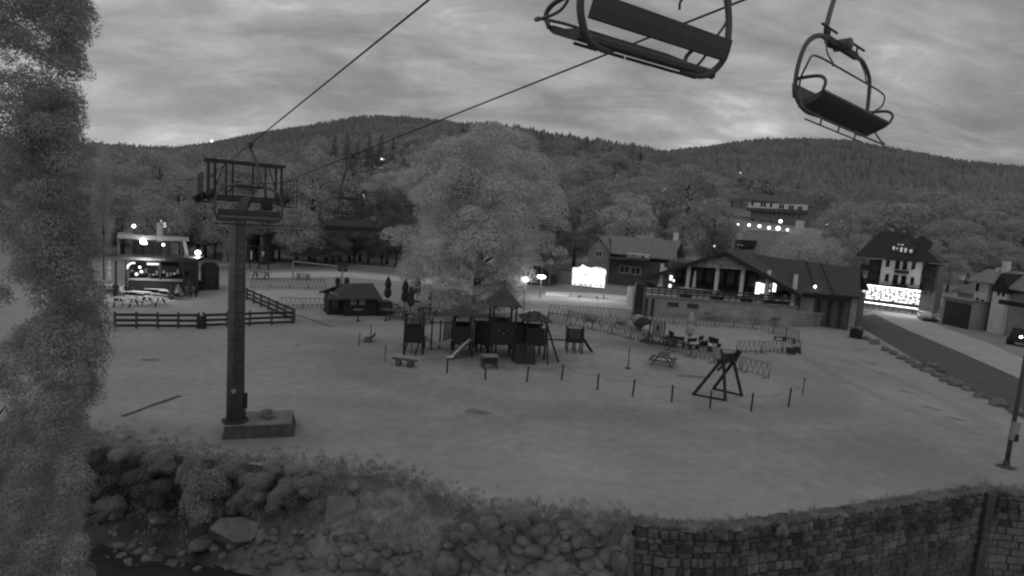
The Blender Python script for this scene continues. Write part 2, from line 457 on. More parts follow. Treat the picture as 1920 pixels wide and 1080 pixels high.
# ------------------------------------------------------------------ flat sheets on the ground
def sheet(name, pts, z, m, sub=None):
    P_ = [G(x, y, z) for x, y in pts]
    return structure(MB().add([tuple(p) for p in P_], [tuple(range(len(P_)))]).build(name, m))
M_lot = mat("gravel_lot", 0.27, 0.95, 0.14, 0.22, world_co=True, fine=0.1)
M_asph = mat("asphalt", 0.105, 0.9, 0.14, 0.5, world_co=True, fine=0.08)
M_paleroad = mat("pale_road", 0.42, 0.9, 0.10, 0.3, world_co=True, fine=0.06)
sheet("parking_lot", [(1612,584),(1600,600),(2050,830),(2400,760),(2400,620),(1915,604),(1760,592),(1700,585)], 0.004, M_lot)
sheet("pavement", [(1618,588),(1640,580),(1700,583),(1760,610),(1850,642),(1960,690),(2300,800),(2300,900),(1900,712),(1760,652)], 0.008, M_paleroad)
sheet("road", [(1616,592),(1640,589),(1700,618),(1790,656),(1920,713),(2200,830),(2150,900),(1900,775),(1790,715),(1700,665),(1612,612)], 0.012, M_asph)
sheet("path", [(470,512),(640,509),(810,524),(810,533),(640,519),(470,521)], 0.008, mat("gravel_path", 0.55, 0.9, 0.1, 0.4, world_co=True))
sheet("back_road", [(300,500),(480,497),(640,497),(830,512),(830,521),(640,506),(480,507),(300,510)], 0.008, mat("back_asphalt", 0.2, 0.9, 0.1, 0.3, world_co=True))
sheet("billboard_lit_ground", [(1023,546),(1100,549),(1195,556),(1195,563),(1100,557),(1023,554)], 0.008, mat("painted_billboard_light", 0.8, 0.9, 0.1, 0.6, world_co=True)).name = "billboard_lit_strip"  # ground lit by the billboard: the pool of light is painted as near-white colour
M_mark = mat("damp_earth", 0.19, 0.95, 0.3, 1.5, world_co=True)

# ------------------------------------------------------------------ buildings
def windows(face, par, spots, w, h, off=0.0, frame=M_white, pane=M_glass, bar=True, name="window", fw=0.07, sash=True):
    for px, py in spots:                   # frame proud of the wall, glass recessed in it, glazing bars
        x0, x1, z0, z1 = face.rect(px, py, w, h, off)
        m = MB(); y0, y1 = off - 0.07, off + 0.0
        m.box(x0-fw, x0, y0, y1, z0-fw, z1+fw).box(x1, x1+fw, y0, y1, z0-fw, z1+fw).box(x0, x1, y0, y1, z1, z1+fw).box(x0, x1, y0-0.05, y1, z0-fw, z0)
        if bar: m.box((x0+x1)/2-0.03, (x0+x1)/2+0.03, y0+0.02, y1, z0, z1)
        o = m.build(name, frame, par)
        box(x0, x1, off-0.025, off-0.01, z0, z1).build("pane", pane, o)
# --- restaurant
F = Face(G(1238,537,2.2), G(1485,569,2.2))
rest = thing("restaurant", "long low restaurant with a gabled porch on six pale columns above the terrace", "restaurant", F.loc, F.rz)
xr, _ = F.p(1612, 560, 1.2)
xl = F.p(1228, 530)[0]
# back wall of the porch and front wall of the wing
wing_x0 = F.p(1492, 560, 1.2)[0]
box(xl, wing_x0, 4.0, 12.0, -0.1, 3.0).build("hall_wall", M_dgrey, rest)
box(wing_x0, xr, 1.2, 10.0, -2.6, F.p(1550, 552, 1.2)[1]).build("wing_wall", M_dgrey, rest)
for a, b in ((1502, 1528), (1598, 1610)):
    x0, z1 = F.p(a, 556, 1.15); x1, _ = F.p(b, 556, 1.15)
    box(x0, x1, 1.1, 1.199, -2.5, z1).build("wall_panel", M_grey, rest)
for k in range(6):                         # timber bays of the wing
    x0, z1 = F.p(1534+k*10.5, 560+k*0.7, 1.2); x1 = F.p(1540+k*10.5, 560, 1.2)[0]
    box(x0, x1, 1.10, 1.199, -2.0, z1-0.1).build("shutter", M_wood if k % 2 else M_dwood, rest)
for i, (px, pt, pb) in enumerate(((1238,500,537),(1288,498,542),(1341,501,549),(1388,506,555),(1436,512,562),(1486,520,569))):
    x, zb = F.p(px, pb); _, zt = F.p(px, pt - 6)
    MB().lathe([(0.34, 0), (0.34, 0.25), (0.22, 0.35), (0.25, zt*0.6), (0.2, zt)], 10, (x, 0, 0)).build("column", M_cream, rest)
# porch gable
ax, az = F.p(1360, 480, -0.6); gx0, gz0 = F.p(1284, 499, -0.6); gx1, gz1 = F.p(1424, 508, -0.6)
MB().prism([(gx0, gz0), (gx1, gz1), (ax, az)], -0.6, -0.4).build("pediment", M_grey, rest)
for k in range(9):                         # boards of the pediment
    t0 = (k + 0.5) / 9; xx = gx0 + (gx1-gx0)*t0
    zz = gz0 + (gz1-gz0)*t0; zt = (gz0 + (az-gz0)*(xx-gx0)/(ax-gx0)) if xx < ax else (az + (gz1-az)*(xx-ax)/(gx1-ax))
    box(xx-0.03, xx+0.03, -0.63, -0.602, zz, zt-0.1).build("batten", M_dgrey, rest)
sx0, sx1, sz0, sz1 = F.rect(1360, 493, 34, 7, -0.7)
box(sx0, sx1, -0.72, -0.66, sz0, sz1).build("name_board", M_lwood, rest)
lx, lz = F.p(1203, 522, -1.0); rx, rz_ = F.p(1500, 551, -1.0); tx, tz_ = F.p(1360, 471, -1.0)
ridge_b = 11.0
MB().slab([(lx, -1.0, lz), (tx, -1.0, tz_), (tx, ridge_b, tz_+0.1), (lx, ridge_b, lz)], 0.28).build("roof", M_droof, rest)
MB().slab([(tx, -1.0, tz_), (rx, -1.0, rz_), (rx+1, ridge_b, rz_), (tx, ridge_b, tz_+0.1)], 0.28).build("roof", M_droof, rest)
MB().beam((lx, -1.06, lz-0.18), (tx, -1.06, tz_-0.18), 0.12, 0.42).beam((tx, -1.06, tz_-0.18), (rx, -1.06, rz_-0.18), 0.12, 0.42).build("bargeboard", M_black, rest)
# wing roof facing the viewer
e0 = F.P(1488, 547, 0.3); e1 = F.P(1613, 556, 0.3); r0 = F.P(1385, 474, 7.0); r1 = F.P(1613, 503, 7.0)
MB().slab([e0, e1, r1, r0], 0.22).build("wing_roof", M_droof, rest)
MB().slab([r0, r1, (e1[0], 13.0, e1[2]), (e0[0], 13.0, e0[2])], 0.22).build("wing_roof", M_droof, rest)
MB().beam(Vector(e0)+Vector((0,-.1,-.1)), Vector(e1)+Vector((0,-.1,-.1)), 0.12, 0.16).build("gutter", M_black, rest)
for t in (0.34, 0.62):
    p = Vector(r0).lerp(Vector(r1), 0.45+t*0.4); q = Vector(e0).lerp(Vector(e1), t)
    MB().beam(p+Vector((0,0,.06)), q+Vector((0,0,.06)), 0.1, 0.1).build("roof_seam", M_black, rest)
# glazing behind the columns
for k in range(11):
    px = 1262 + k*20; x0 = F.p(px, 520, 3.9)[0]; x1 = F.p(px+17, 520, 3.9)[0]
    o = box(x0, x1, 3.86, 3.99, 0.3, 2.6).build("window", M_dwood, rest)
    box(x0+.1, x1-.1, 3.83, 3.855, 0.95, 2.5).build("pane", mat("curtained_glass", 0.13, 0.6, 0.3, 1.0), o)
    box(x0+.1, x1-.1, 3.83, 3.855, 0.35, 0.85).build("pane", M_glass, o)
M_lit = glow("lit_window", 3.2, 0.5, 1.5)
for px, py, w, h in ((1421,541,9,22),(1430,541,6,18),(1441,535,6,6),(1441,545,5,4),(1452,538,6,18),(1258,521,5,9),(1263,526,3,4),(1256,536,5,6)):
    x0, x1, z0, z1 = F.rect(px, py, w, h, 3.7)
    box(x0, x1, 3.70, 3.76, z0, z1).build("lit_pane", M_lit, rest)
x0, x1, z0, z1 = F.rect(1246, 505, 9, 7, -0.2)
box(x0, x1, -0.25, -0.2, z0, z1).build("sign_plate", M_white, rest)
MB().lathe([(0.05,0),(0.13,0.08),(0.13,0.22),(0.05,0.3)], 8, (F.p(1528,540,1.0)[0], 1.0, F.p(1528,540,1.0)[1])).build("wall_lamp", M_lamps, rest)
# terrace
T = Face(G(1203,592), G(1480,612))
ter = thing("terrace", "raised concrete terrace with two low slatted vents below the restaurant", "terrace", T.loc, T.rz)
ztop = T.p(1210, 553)[1]; xe = T.p(1398, 590)[0]
box(0, T.L+.5, 0.0, 9.5, -0.5, 2.05).build("base_wall", M_grey, ter)
box(0.0, T.L+.6, -0.12, 0.3, 2.052, 2.22).build("coping", M_conc, ter)
for px in (1212, 1224):
    x0, x1, z0, z1 = T.rect(px, 574, 6, 28, -0.1); box(x0, x1, -0.1, -0.002, 0, 1.9).build("pilaster", M_mortar, ter)
for px, py in ((1262,571),(1299,574)):
    x0, x1, z0, z1 = T.rect(px, py, 21, 9)
    v = box(x0, x1, -0.03, -0.002, z0, z1).build("vent", M_mortar, ter)
    for q in range(3): box(x0, x1, -0.06, -0.032, z0+(z1-z0)*(q+.2)/3, z0+(z1-z0)*(q+.5)/3).build("slat", M_wood, v)
for k in range(24):                        # rail along the terrace
    x = 0.2 + k*(T.L+.1)/23
    box(x-.04, x+.04, 0.05, 0.13, 2.222, 3.05).build("rail_post", M_dwood, ter)
for zz in (2.5, 2.75, 3.05):
    box(0.0, T.L+.5, 0.02, 0.048, zz, zz+0.12).build("rail", M_dwood, ter)
# annex at the left end of the terrace (dark sign and post)
box(-0.9, -0.01, -0.2, 0.6, -0.2, 3.4).build("gate_post", M_black, ter)
# grassy bank climbing to the right of the terrace
mb = MB(); n = 26; m_ = 8
def wpt(F_, q): v = F_.a + F_.x*q[0] + F_.y*q[1]; return Vector((v.x, v.y, q[2] + F_.z0))
for i in range(n+1):
    px = 1322 + (1612-1322)*i/n
    yb_ = np.interp(px, [1322,1400,1480,1540,1612], [600,609,613,612,600]); yt_ = np.interp(px, [1322,1345,1395,1450,1500,1560,1612], [597,588,578,580,585,589,593])
    off = -.16 if px < 1492 else -.16 + (px-1492)*.028
    q = wpt(T, T.P(px, float(yt_), off)); p0 = G(px, float(yb_), 0.0)
    for j in range(m_):
        s_ = j/(m_-1); p = p0.lerp(q, s_); k = s_*s_*(3-2*s_)
        mb.v.append((p.x, p.y, -.02 + (max(q.z, .05)+.02)*(.35*s_+.65*k) + (random.uniform(-.05,.05) if 0 < j < m_-1 else 0)))
    mb.v.append((q.x, q.y+3.0, max(q.z, .05)))
m_ += 1
for i in range(n):
    for j in range(m_-1): a = i*m_+j; mb.f.append((a, a+m_, a+m_+1, a+1))
structure(mb.build("grass_bank", mat("rough_grass", 0.22, 0.95, 0.4, 0.8, 0.3, world_co=True, fine=0.2), smooth=True))
# curved steps at the right end of the terrace
S = Face(G(1490,606), G(1572,603))
S.a.z = .0
st = thing("stone_steps", "broad low stone steps at the right end of the terrace", "steps", S.loc, S.rz)
for k in range(5): box(0.2*k, S.L-0.2*k, 0.35*k, 0.35*k+0.34, 0, 0.15*(k+1)).build("step", M_conc, st)
# folded parasols and planters on the terrace
par0 = thing("folded_parasol", "slim pale folded parasol between the second and third columns of the restaurant porch", "parasol", tuple(T.a+T.x*6+T.y*3+Vector((0,0,2.05))))
MB().lathe([(0.03,0),(0.03,2.9)], 6).build("pole", M_lightsteel, par0)
MB().lathe([(0.05,0.9),(0.2,1.1),(0.17,2.0),(0.1,2.6),(0.02,2.95)], 8).build("canopy", M_cloth, par0)
pl = []
for i, px in enumerate((1285, 1345, 1400, 1445, 1470)):
    p = T.a + T.x*T.p(px, 560, 1.2)[0] + T.y*1.2; p.z = 2.05
    t_ = thing("planter", "planter box of dark shrubs %s on the terrace edge" % ("at the far left", "second from the left", "in the middle", "before the lit doorway", "nearest the steps")[i], "planter", tuple(p), T.rz, "planter boxes along the terrace edge")
    box(-.6, .6, -.2, .2, 0, .45).build("trough", M_dwood, t_)
    pl.append(t_)

# --- chalet
F = Face(G(1102,545), G(1262,556))
F.a = G(1104,538); F = Face(at_px(1102, 92, 0), at_px(1270, 86, 0))
ch = thing("chalet", "grey boarded chalet with a long pale roof behind the lit billboard", "house", F.loc, F.rz)
def PP(px, py, off=0): return F.P(px, py, off)
gx0 = F.p(1103,470)[0]; gx1 = F.p(1143,480)[0]; gzE = F.p(1104,463)[1]; gA = F.p(1125,444)
MB().prism([(gx0, 0), (gx1, 0), (gx1, F.p(1143,470)[1]), (gA[0], gA[1]), (gx0, gzE)], 0, 9).build("gable_wall", M_grey, ch)
bx1 = F.p(1262, 480)[0]
box(gx1+.002, bx1, 0.8, 9, 0, F.p(1200,488,0.8)[1]).build("wall", M_dgrey, ch)
for k in range(12):
    xx = gx0 + (gx1-gx0)*(k+.5)/12
    box(xx-.025, xx+.025, -0.03, -0.002, 0.2, gzE).build("batten", M_mortar, ch)
rA = PP(1128,443,-.4); rB = PP(1278,452,4.5); rC = PP(1262,486,0.2); rD = PP(1147,474,-.4)
MB().slab([rD, rC, (rB[0],4.5,rB[2]), (rA[0], 4.5, rB[2])], 0.15).build("roof", M_roof, ch)
MB().slab([(rA[0],4.5,rB[2]), (rB[0],4.5,rB[2]), (rB[0],9.4,rC[2]), (rA[0],9.4,rC[2])], 0.15).build("roof", M_roof, ch)
apx = (gA[0], gA[1]+.1)
MB().slab([(gx0-.4,-.5,gzE-.25), (apx[0],-.5,apx[1]), (apx[0],4.5,apx[1]), (gx0-.4,4.5,gzE-.25)], .12).build("gable_roof", M_roof, ch)
MB().slab([(apx[0],-.5,apx[1]), (gx1+.4,-.5,F.p(1147,474)[1]), (gx1+.4,4.5,F.p(1147,474)[1]), (apx[0],4.5,apx[1])], .12).build("gable_roof", M_roof, ch)
d0 = PP(1176,473,.0); d1 = PP(1217,479,.0); dz = F.p(1196,486,0)[1]
dm = box(d0[0], d1[0], -.1, .9, dz, F.p(1196,475)[1]).build("dormer", M_cream, ch)
for px, py in ((1189,479),(1206,481)):
    x0,x1,z0,z1 = F.rect(px, py, 5, 4, -.1); box(x0,x1,-.14,-.102,z0,z1).build("dormer_pane", M_glass, dm)
MB().slab([PP(1140,484,-1.2), PP(1218,487,-1.2), PP(1210,480,.8), PP(1146,478,.8)], .15).build("lean_to_roof", M_droof, ch)
windows(F, ch, [(1123,476)], 11, 9)
windows(F, ch, [(1126,453)], 4, 6, bar=False)
windows(F, ch, [(1171,505),(1192,508)], 17, 12, off=0.8)
ch_ = box(bx1-1.2, bx1-.5, 5, 5.7, 3, rB[2]+1.2).build("chimney", M_cream, ch)
# low walls / sheds either side of the billboard (dark band behind)
F2 = Face(at_px(1033,88), at_px(1072,86))
w_ = thing("garden_wall", "low grey wall left of the lit billboard", "wall", F2.loc, F2.rz)
box(0, F2.L, 0, .3, 0, F2.p(1050,506)[1]).build("wall_body", M_grey, w_); box(-.05, F2.L+.05, -.06, .36, F2.p(1050,506)[1]+.002, F2.p(1050,506)[1]+.15).build("coping", M_dgrey, w_)
# dark van/shed left of it
F3 = Face(at_px(967,84), at_px(1030,82))
s_ = thing("low_shed", "black low pitched shed between the two bright lamps behind the playground", "shed", F3.loc, F3.rz)
zt = F3.p(995,512)[1]
box(0.3, F3.L-.3, 0, 4, 0, zt).build("wall", M_dgrey, s_)
MB().prism([(-.6, zt), (F3.L+.4, zt), (F3.L*.75, F3.p(1000,496)[1]), (F3.L*.2, F3.p(985,500)[1])], -.5, 4.3).build("roof", M_black, s_)
box(F3.p(992,535)[0], F3.p(1004,535)[0], -.06, -.002, 0, F3.p(998,528)[1]).build("door", M_black, s_)

# --- hipped house behind the restaurant
F = Face(at_px(1372,112,1.5), at_px(1500,104,1.5))
hh = thing("hipped_house", "house with a broad pale hipped roof and a shaded dormer above the restaurant", "house", F.loc, F.rz)
zE = F.p(1372,472,0)[1]
box(.5, F.L-.5, .5, 9, -2, zE+.1).build("wall", M_grey, hh)
e0, e1 = PP(1370,474,0), PP(1500,482,0)
r0, r1 = F.P(1400,430,5), F.P(1478,434,5)
MB().slab([e0, e1, r1, r0], .2).slab([e0, r0, (e0[0], 10, e0[2])], .2).slab([e1, (e1[0],10,e1[2]), r1], .2).slab([r0, r1, (e1[0],10,e1[2]), (e0[0],10,e0[2])], .2).build("roof", M_roof, hh)
q = [F.P(1380,449,.6), F.P(1413,451,.6), F.P(1413,464,.6), F.P(1378,463,.6)]
dm = MB().prism([(q[3][0], q[3][2]), (q[2][0], q[2][2]), (q[1][0], q[1][2]), (q[0][0], q[0][2])], .2, 3).build("dormer", M_black, hh)
for px, py in ((1384,459),(1391,460)):
    x0,x1,z0,z1 = F.rect(px,py,4,2.5,.2); box(x0,x1,.15,.198,z0,z1).build("lit_pane", M_cream, dm)
q = F.P(1500,417,6); MB().box(q[0]-.6, q[0]+.6, 5.5, 6.7, q[2]-5, q[2]+.3).build("chimney", M_cream, hh)

# --- large guest house up the hill with rows of windows
F = Face(at_px(1396,205,0), at_px(1532,190,0))
zb = F.p(1460,432)[1]
F = Face(F.a+Vector((0,0,zb)), F.b+Vector((0,0,zb)))
gh = thing("guest_house", "large guest house up the hill with three rows of windows under a long roof", "house", F.loc, F.rz)
zE = F.p(1405,376)[1]
box(0.2, F.L-3, 0, 11, -6, zE).build("wall", mat("guest_wall", .17, .9, .2, 1), gh)
r0, r1 = F.P(1398,361,3.5), F.P(1525,374,3.5); e0, e1 = F.P(1396,378,-.8), F.P(1532,392,-.8)
MB().slab([F.P(1396,372,-.2), F.P(1530,388,-.2), r1, r0], .3).slab([r0, r1, (e1[0], 12, e1[2]), (e0[0], 12, e0[2])], .3).build("roof", M_mroof, gh)
x0, z1 = F.p(1407,380,-.3); x1, _ = F.p(1512,386,-.3)
b0, b1 = F.P(1402,385,-.9), F.P(1512,397,-.9)
box(b0[0], b1[0], -.9, -.001, F.p(1460,398)[1], F.p(1460,393)[1]).build("balcony", M_wood, gh)
box(b0[0], b1[0], -.35, -.001, F.p(1460,392)[1]+.01, F.p(1460,382)[1]).build("gallery_wall", M_cream, gh)
def wrow(xs, f_, w, h, off, m=M_glass, fr=M_lwood):
    windows(F, gh, [(x, f_(x)) for x in xs], w, h, off, frame=fr, pane=m, bar=False, fw=.12)
wrow([1411,1428.5,1434,1446,1463,1468,1481,1486,1498,1502.5], lambda x: 381+(x-1411)*.11, 2.6, 6.5, -.35, fr=M_dgrey)
wrow([1411,1418,1429,1436,1445,1452,1462,1470,1480,1487,1499], lambda x: 396+(x-1411)*.11, 3.2, 6, 0)
wrow([1411,1428,1446,1463], lambda x: 412+(x-1411)*.11, 3.2, 5, 0)
F_gh = F
def lamp(px, py, D, label, r=.22, m=None, name="lamp", pole=None, cat="lamp", group=None):
    p = at(px, py, D); base = tz(p.x, p.y)
    t_ = thing(name, label, cat, (p.x, p.y, base), 0, group)
    h = p.z - base
    MB().lathe([(0.001, h-r), (r*.8, h-r*.6), (r, h), (r*.8, h+r*.6), (0.001, h+r)], 10).build("light", m or M_lamp, t_)
    MB().lathe([(.09, -0.1), (.06, h-r-.004)], 6).build("pole", M_steel, t_)
    MB().lathe([(r*1.1, h+r+.004), (0.02, h+r*1.6)], 8).build("cap", M_steel, t_)
    return t_
def bulb(p, w, r=.15):
    l_ = bpy.data.lights.new("bulb", "POINT"); l_.energy = w; l_.shadow_soft_size = r; o = bpy.data.objects.new("bulb", l_); COL.objects.link(o); o.location = p; return o
for i, (px, py, r) in enumerate(((1404.5,422,.42),(1424,424,.46),(1442,427,.46),(1459,428,.62),(1463.5,415,.5),(1476.5,431,.36),(1384,421,.28),(1550,421,.4))):
    lamp(px, py, 180, ("leftmost big lamp in the row below the guest house", "second big lamp in the row below the guest house", "third big lamp in the row below the guest house", "largest lamp in the row below the guest house", "single lamp above the row below the guest house", "small lamp at the right end of the row below the guest house", "faint lamp left of the row below the guest house", "lone lamp among the trees right of the guest house")[i], r, M_lamps, group="lamps below the guest house")

# --- hotel
F = Face(at_px(1612,86), at_px(1752,80))
ho = thing("hotel", "dark roofed hotel with a white middle bay above a brilliantly lit ground floor", "hotel", F.loc, F.rz)
xm0, xm1 = F.p(1650,520,-.8)[0], F.p(1726,520,-.8)[0]
zg = F.p(1690,547)[1]; zT = F.p(1690,489,-.8)[1]
box(xm0, xm1, -.8, 3, zg, zT).build("bay_wall", M_cream, ho)
box(0.3, F.L-.3, .6, 8, 0, zT-.3).build("wing_wall", mat("wing_plaster", 0.19, .9, .2, 1), ho)
for side, (pa, pb) in enumerate(((1613,1650),(1727,1757))):
    xa, xb = F.p(pa,500,-.6)[0], F.p(pb,500,-.6)[0]
    if side == 0: xb = min(xb, xm0-.01)
    else: xa = max(xa, xm1+.01)
    dy = 10 if side else 0
    for (y0, y1) in ((497,508),(522,536)):
        pm = (pa+pb)/2
        z1 = F.p(pm, y0+dy, -.6)[1]; z0 = F.p(pm, y1+dy, -.6)[1]
        b = box(xa, xb, -.6, -.52, z0, z1).build("balcony", M_black, ho)
        box(xa, xb, -.518, .598, z0, z0+.15).build("floor", M_dwood, b)
        for q in range(6):
            xx = xa + (xb-xa)*(q+.5)/6; box(xx-.05, xx+.05, -.65, -.602, z0, z1).build("board", M_dwood, b)
    z0 = F.p(pm, 522+dy, -.5)[1]
    for q in (.15, .5, .85):
        xx = xa + (xb-xa)*q; box(xx-.08, xx+.08, -.5, -.4, zg, zT-.2).build("balcony_post", M_dwood, ho)
windows(F, ho, [(1665,493.5),(1713,498.5)], 6, 13, -.8, bar=False, frame=M_lwood, fw=.05)
windows(F, ho, [(1683,496),(1697,497.5)], 7, 15, -.8, bar=False, frame=M_dwood, name="balcony_door", fw=.05)
windows(F, ho, [(1663,521),(1710.5,527)], 6, 13, -.8, bar=False, frame=M_lwood, fw=.05)
windows(F, ho, [(1679,524),(1694,526)], 8, 17, -.8, bar=False, frame=M_dwood, name="balcony_door", fw=.05)
for px, py, w, h in ((1690,510,26,6),(1686,537,28,9)):
    x0,x1,z0,z1 = F.rect(px,py,w,h,-1.5)
    b = box(x0,x1,-1.5,-1.44,z0,z1).build("balcony", M_dwood, ho); box(x0,x1,-1.438,-.802,z0,z0+.12).build("floor", M_dwood, b)
    box(x0,x0+.05,-1.438,-.802,z0+.122,z1).build("side", M_dwood, b); box(x1-.05,x1,-1.438,-.802,z0+.122,z1).build("side", M_dwood, b)
# roof: tall hipped, with eaves
E = [F.P(1604,484,-1.3), F.P(1652,486,-1.3), F.P(1728,496,-1.3), F.P(1762,498,-1.3)]
R0, R1 = F.P(1652,432,3.5), F.P(1704,437,3.5)
K0, K1 = F.P(1618,470,0.2), F.P(1752,482,0.2)
zEv = (E[0][2]+E[3][2])/2 + .6
el, er = (E[0][0], -1.3, zEv-.1), (E[3][0], -1.3, zEv-.1)
bl, br = (E[0][0], 9, zEv-.1), (E[3][0], 9, zEv-.1)
MB().slab([el, er, R1, R0], .2).slab([el, R0, bl], .2).slab([er, br, R1], .2).slab([R0, R1, br, bl], .2).build("roof", M_black, ho)
dd = F.rect(1693, 466, 46, 18, -.4)
dm = MB().prism([(dd[0],dd[2]),(dd[1],dd[2]),(dd[1],dd[3]-.5),((dd[0]+dd[1])/2,dd[3]+.6),(dd[0],dd[3]-.5)], -.4, 3.0).build("dormer", M_droof, ho)
for px, py, w, h in ((1676,465,4,6),(1682,466,3,4),(1690,468,4,8),(1698,469,4,8),(1708,471,5,6),(1685,458,3,2),(1692,459,5,2)):
    x0,x1,z0,z1 = F.rect(px,py,w,h,-.42); box(x0,x1,-.46,-.402,z0,z1).build("lit_pane", glow("dim_window", .55, .4, 2), dm)
d2 = F.rect(1728, 452, 24, 9, 1.5)
MB().prism([(d2[0],d2[2]-1),(d2[1],d2[2]-1),(d2[1]+.3,d2[2]+.3),((d2[0]+d2[1])/2,d2[3]+.5),(d2[0]-.3,d2[2]+.3)], 1.5, 5).build("side_dormer", M_droof, ho)
# glazed ground floor, lit
gz0, gz1 = F.p(1670,572,-1.8)[1], F.p(1670,538,-1.8)[1]
ga, gb_ = F.p(1614,560,-1.8)[0], F.p(1724,560,-1.8)[0]
ver = MB(); ver.box(ga-.1, gb_+.1, -1.9, .598, gz1+.01, gz1+.18)
ver.build("veranda_roof", M_dwood, ho)
M_hot = glow("bright_interior", 2.6, 0.96, 3.4)
nb = 12
for k in range(nb):
    x0 = ga + (gb_-ga)*k/nb; x1 = ga + (gb_-ga)*(k+1)/nb
    w_ = MB().box(x0, x0+.07, -1.86, -1.78, gz0, gz1).box(x0+.07, x1, -1.86, -1.8, gz0, gz0+.5).box(x0+.07, x1, -1.84, -1.8, gz0+1.45, gz0+1.5).build("window", M_dwood, ho)
    box(x0+.07, x1, -1.78, -1.76, gz0+.5, gz1).build("pane", M_hot, w_)
MB().box(ga, gb_, -1.95, -1.9, gz1-.15, gz1-.08).build("light_strip", glow("strip_light", 8), ho)
MB().box(ga, gb_+.3, -2.35, -1.95, gz0-.25, gz0-.1).build("lit_step", M_white, ho)
MB().box(ga, gb_, -2.0, -1.95, gz0-.05, gz0+.02).build("light_strip", glow("strip_light", 8), ho)
for i in range(9):                         # tables outside against the light
    x = ga + (gb_-ga)*(i+.5)/9
    tb_ = MB().box(x-.22, x+.22, -2.3, -2.1, gz0+.3, gz0+.36).box(x-.03, x+.03, -2.22, -2.18, gz0-.1, gz0+.3)
    ct = F.a + F.x*x
    t_ = thing("cafe_table", "small dark table standing before the lit ground floor of the hotel", "table", F.loc, F.rz, "tables before the hotel")
    t_.location = (F.a + F.x*x + F.y*(-3.0))
    box(-.3,.3,-.3,.3,.72,.76).build("table_top", M_black, t_); box(-.03,.03,-.03,.03,0,.718).build("leg", M_black, t_)
# garage beside the hotel
F = Face(at_px(1762,72), at_px(1815,68))
ga_ = thing("garage", "black fronted flat garage between the hotel and the pale houses", "garage", F.loc, F.rz)
zt = F.p(1790,561)[1]
box(0, F.L, 0, 2.2, 0, zt).build("wall", M_grey, ga_); box(-.2, F.L+.1, -.3, 2.4, zt+.002, zt+.16).build("roof", M_roof, ga_)
dz = F.p(1790,566)[1]; box(.4, F.L-.02, -.05, -.002, 0, dz).build("door", M_black, ga_)
for k in range(4): box(.4, F.L-.02, -.075, -.052, dz*(k+.9)/5, dz*(k+.95)/5).build("door_groove", M_steel, ga_)

# --- pale houses at the right edge
F = Face(at_px(1816,70), at_px(1935,62))
h1 = thing("pale_house", "white house with a pale hipped roof and brown bays at the right edge", "house", F.loc, F.rz)
def fx(px, py=540, off=0): return F.p(px, py, off)[0]
zE = F.p(1820,528)[1]
box(0, fx(1853), 0, 7, -.2, zE).build("wall", M_cream, h1)
box(fx(1853)+.002, fx(1866), .5, 7, -.2, zE-.1).build("loggia_wall", M_dwood, h1)
box(fx(1866)+.002, fx(1891,550), -.2, 7, -.2, F.p(1878,548)[1]).build("bay_wall", M_cream, h1)
gz = F.p(1878,548,-.3)[1]; ap = F.p(1879,512,-.3)
MB().prism([(fx(1864),gz),(fx(1896),gz-.1),(fx(1893),gz+.8),(ap[0],ap[1]),(fx(1866),gz+.9)], -.3, 5).build("gable_boards", M_dwood, h1)
box(fx(1891,550)+.002, F.L+3, .3, 7, -.2, F.p(1900,550,.3)[1]).build("side_wall", M_grey, h1)
r = [F.P(1812,525,-.5), F.P(1866,531,-.5), F.P(1877,507,3), F.P(1852,504,3)]
MB().slab(r, .15).slab([r[0], r[3], (r[0][0], 8, r[0][2])], .15).build("roof", M_roof, h1)
r = [F.P(1893,540,-.4), F.P(1960,553,-.4), F.P(1960,512,3), F.P(1881,507,3)]
MB().slab(r, .15).build("roof", M_roof, h1)
for px, y0 in ((1884.5,490),(1870,502)):
    a0 = F.P(px, y0, 2.6); wd = .28 if y0 < 495 else .2
    box(a0[0]-wd, a0[0]+wd, 2.6, 3.2, a0[2]-3, a0[2]).build("chimney", M_cream, h1)
windows(F, h1, [(1833,539),(1832,566),(1841.5,569)], 4, 14, 0, bar=False, frame=M_dwood, fw=.04)
windows(F, h1, [(1843,542)], 8, 8, 0, bar=True, frame=M_grey, pane=M_cream, fw=.04)
windows(F, h1, [(1873,550),(1882,552)], 3, 6, -.2, bar=False, frame=M_dwood, fw=.04)
box(fx(1891,565), F.L+2, -1.2, -1.1, F.p(1905,575,-1.1)[1], F.p(1905,566,-1.1)[1]).build("balcony", M_dwood, h1)
F = Face(at_px(1783,84), at_px(1815,82))
h2 = thing("annex_house", "small grey roofed house half hidden left of the white house", "house", F.loc, F.rz)
zE = F.p(1795,545)[1]
box(.5, F.L+3, 0, 5, 0, zE).build("wall", M_grey, h2)
MB().slab([(-.3,-.4,zE-.1),(F.L+3,-.4,zE-.1),(F.L+3,2.5,zE+2.2),(2.2,2.5,zE+2.2)], .15).slab([(2.2,2.5,zE+2.2),(F.L+3,2.5,zE+2.2),(F.L+3,5.3,zE-.1),(-.3,5.3,zE-.1)], .15).build("roof", M_roof, h2)
q = F.P(1804,517,2.5); box(q[0]-.25,q[0]+.25,2.3,2.8,zE+1.5,q[2]).build("chimney", M_cream, h2)

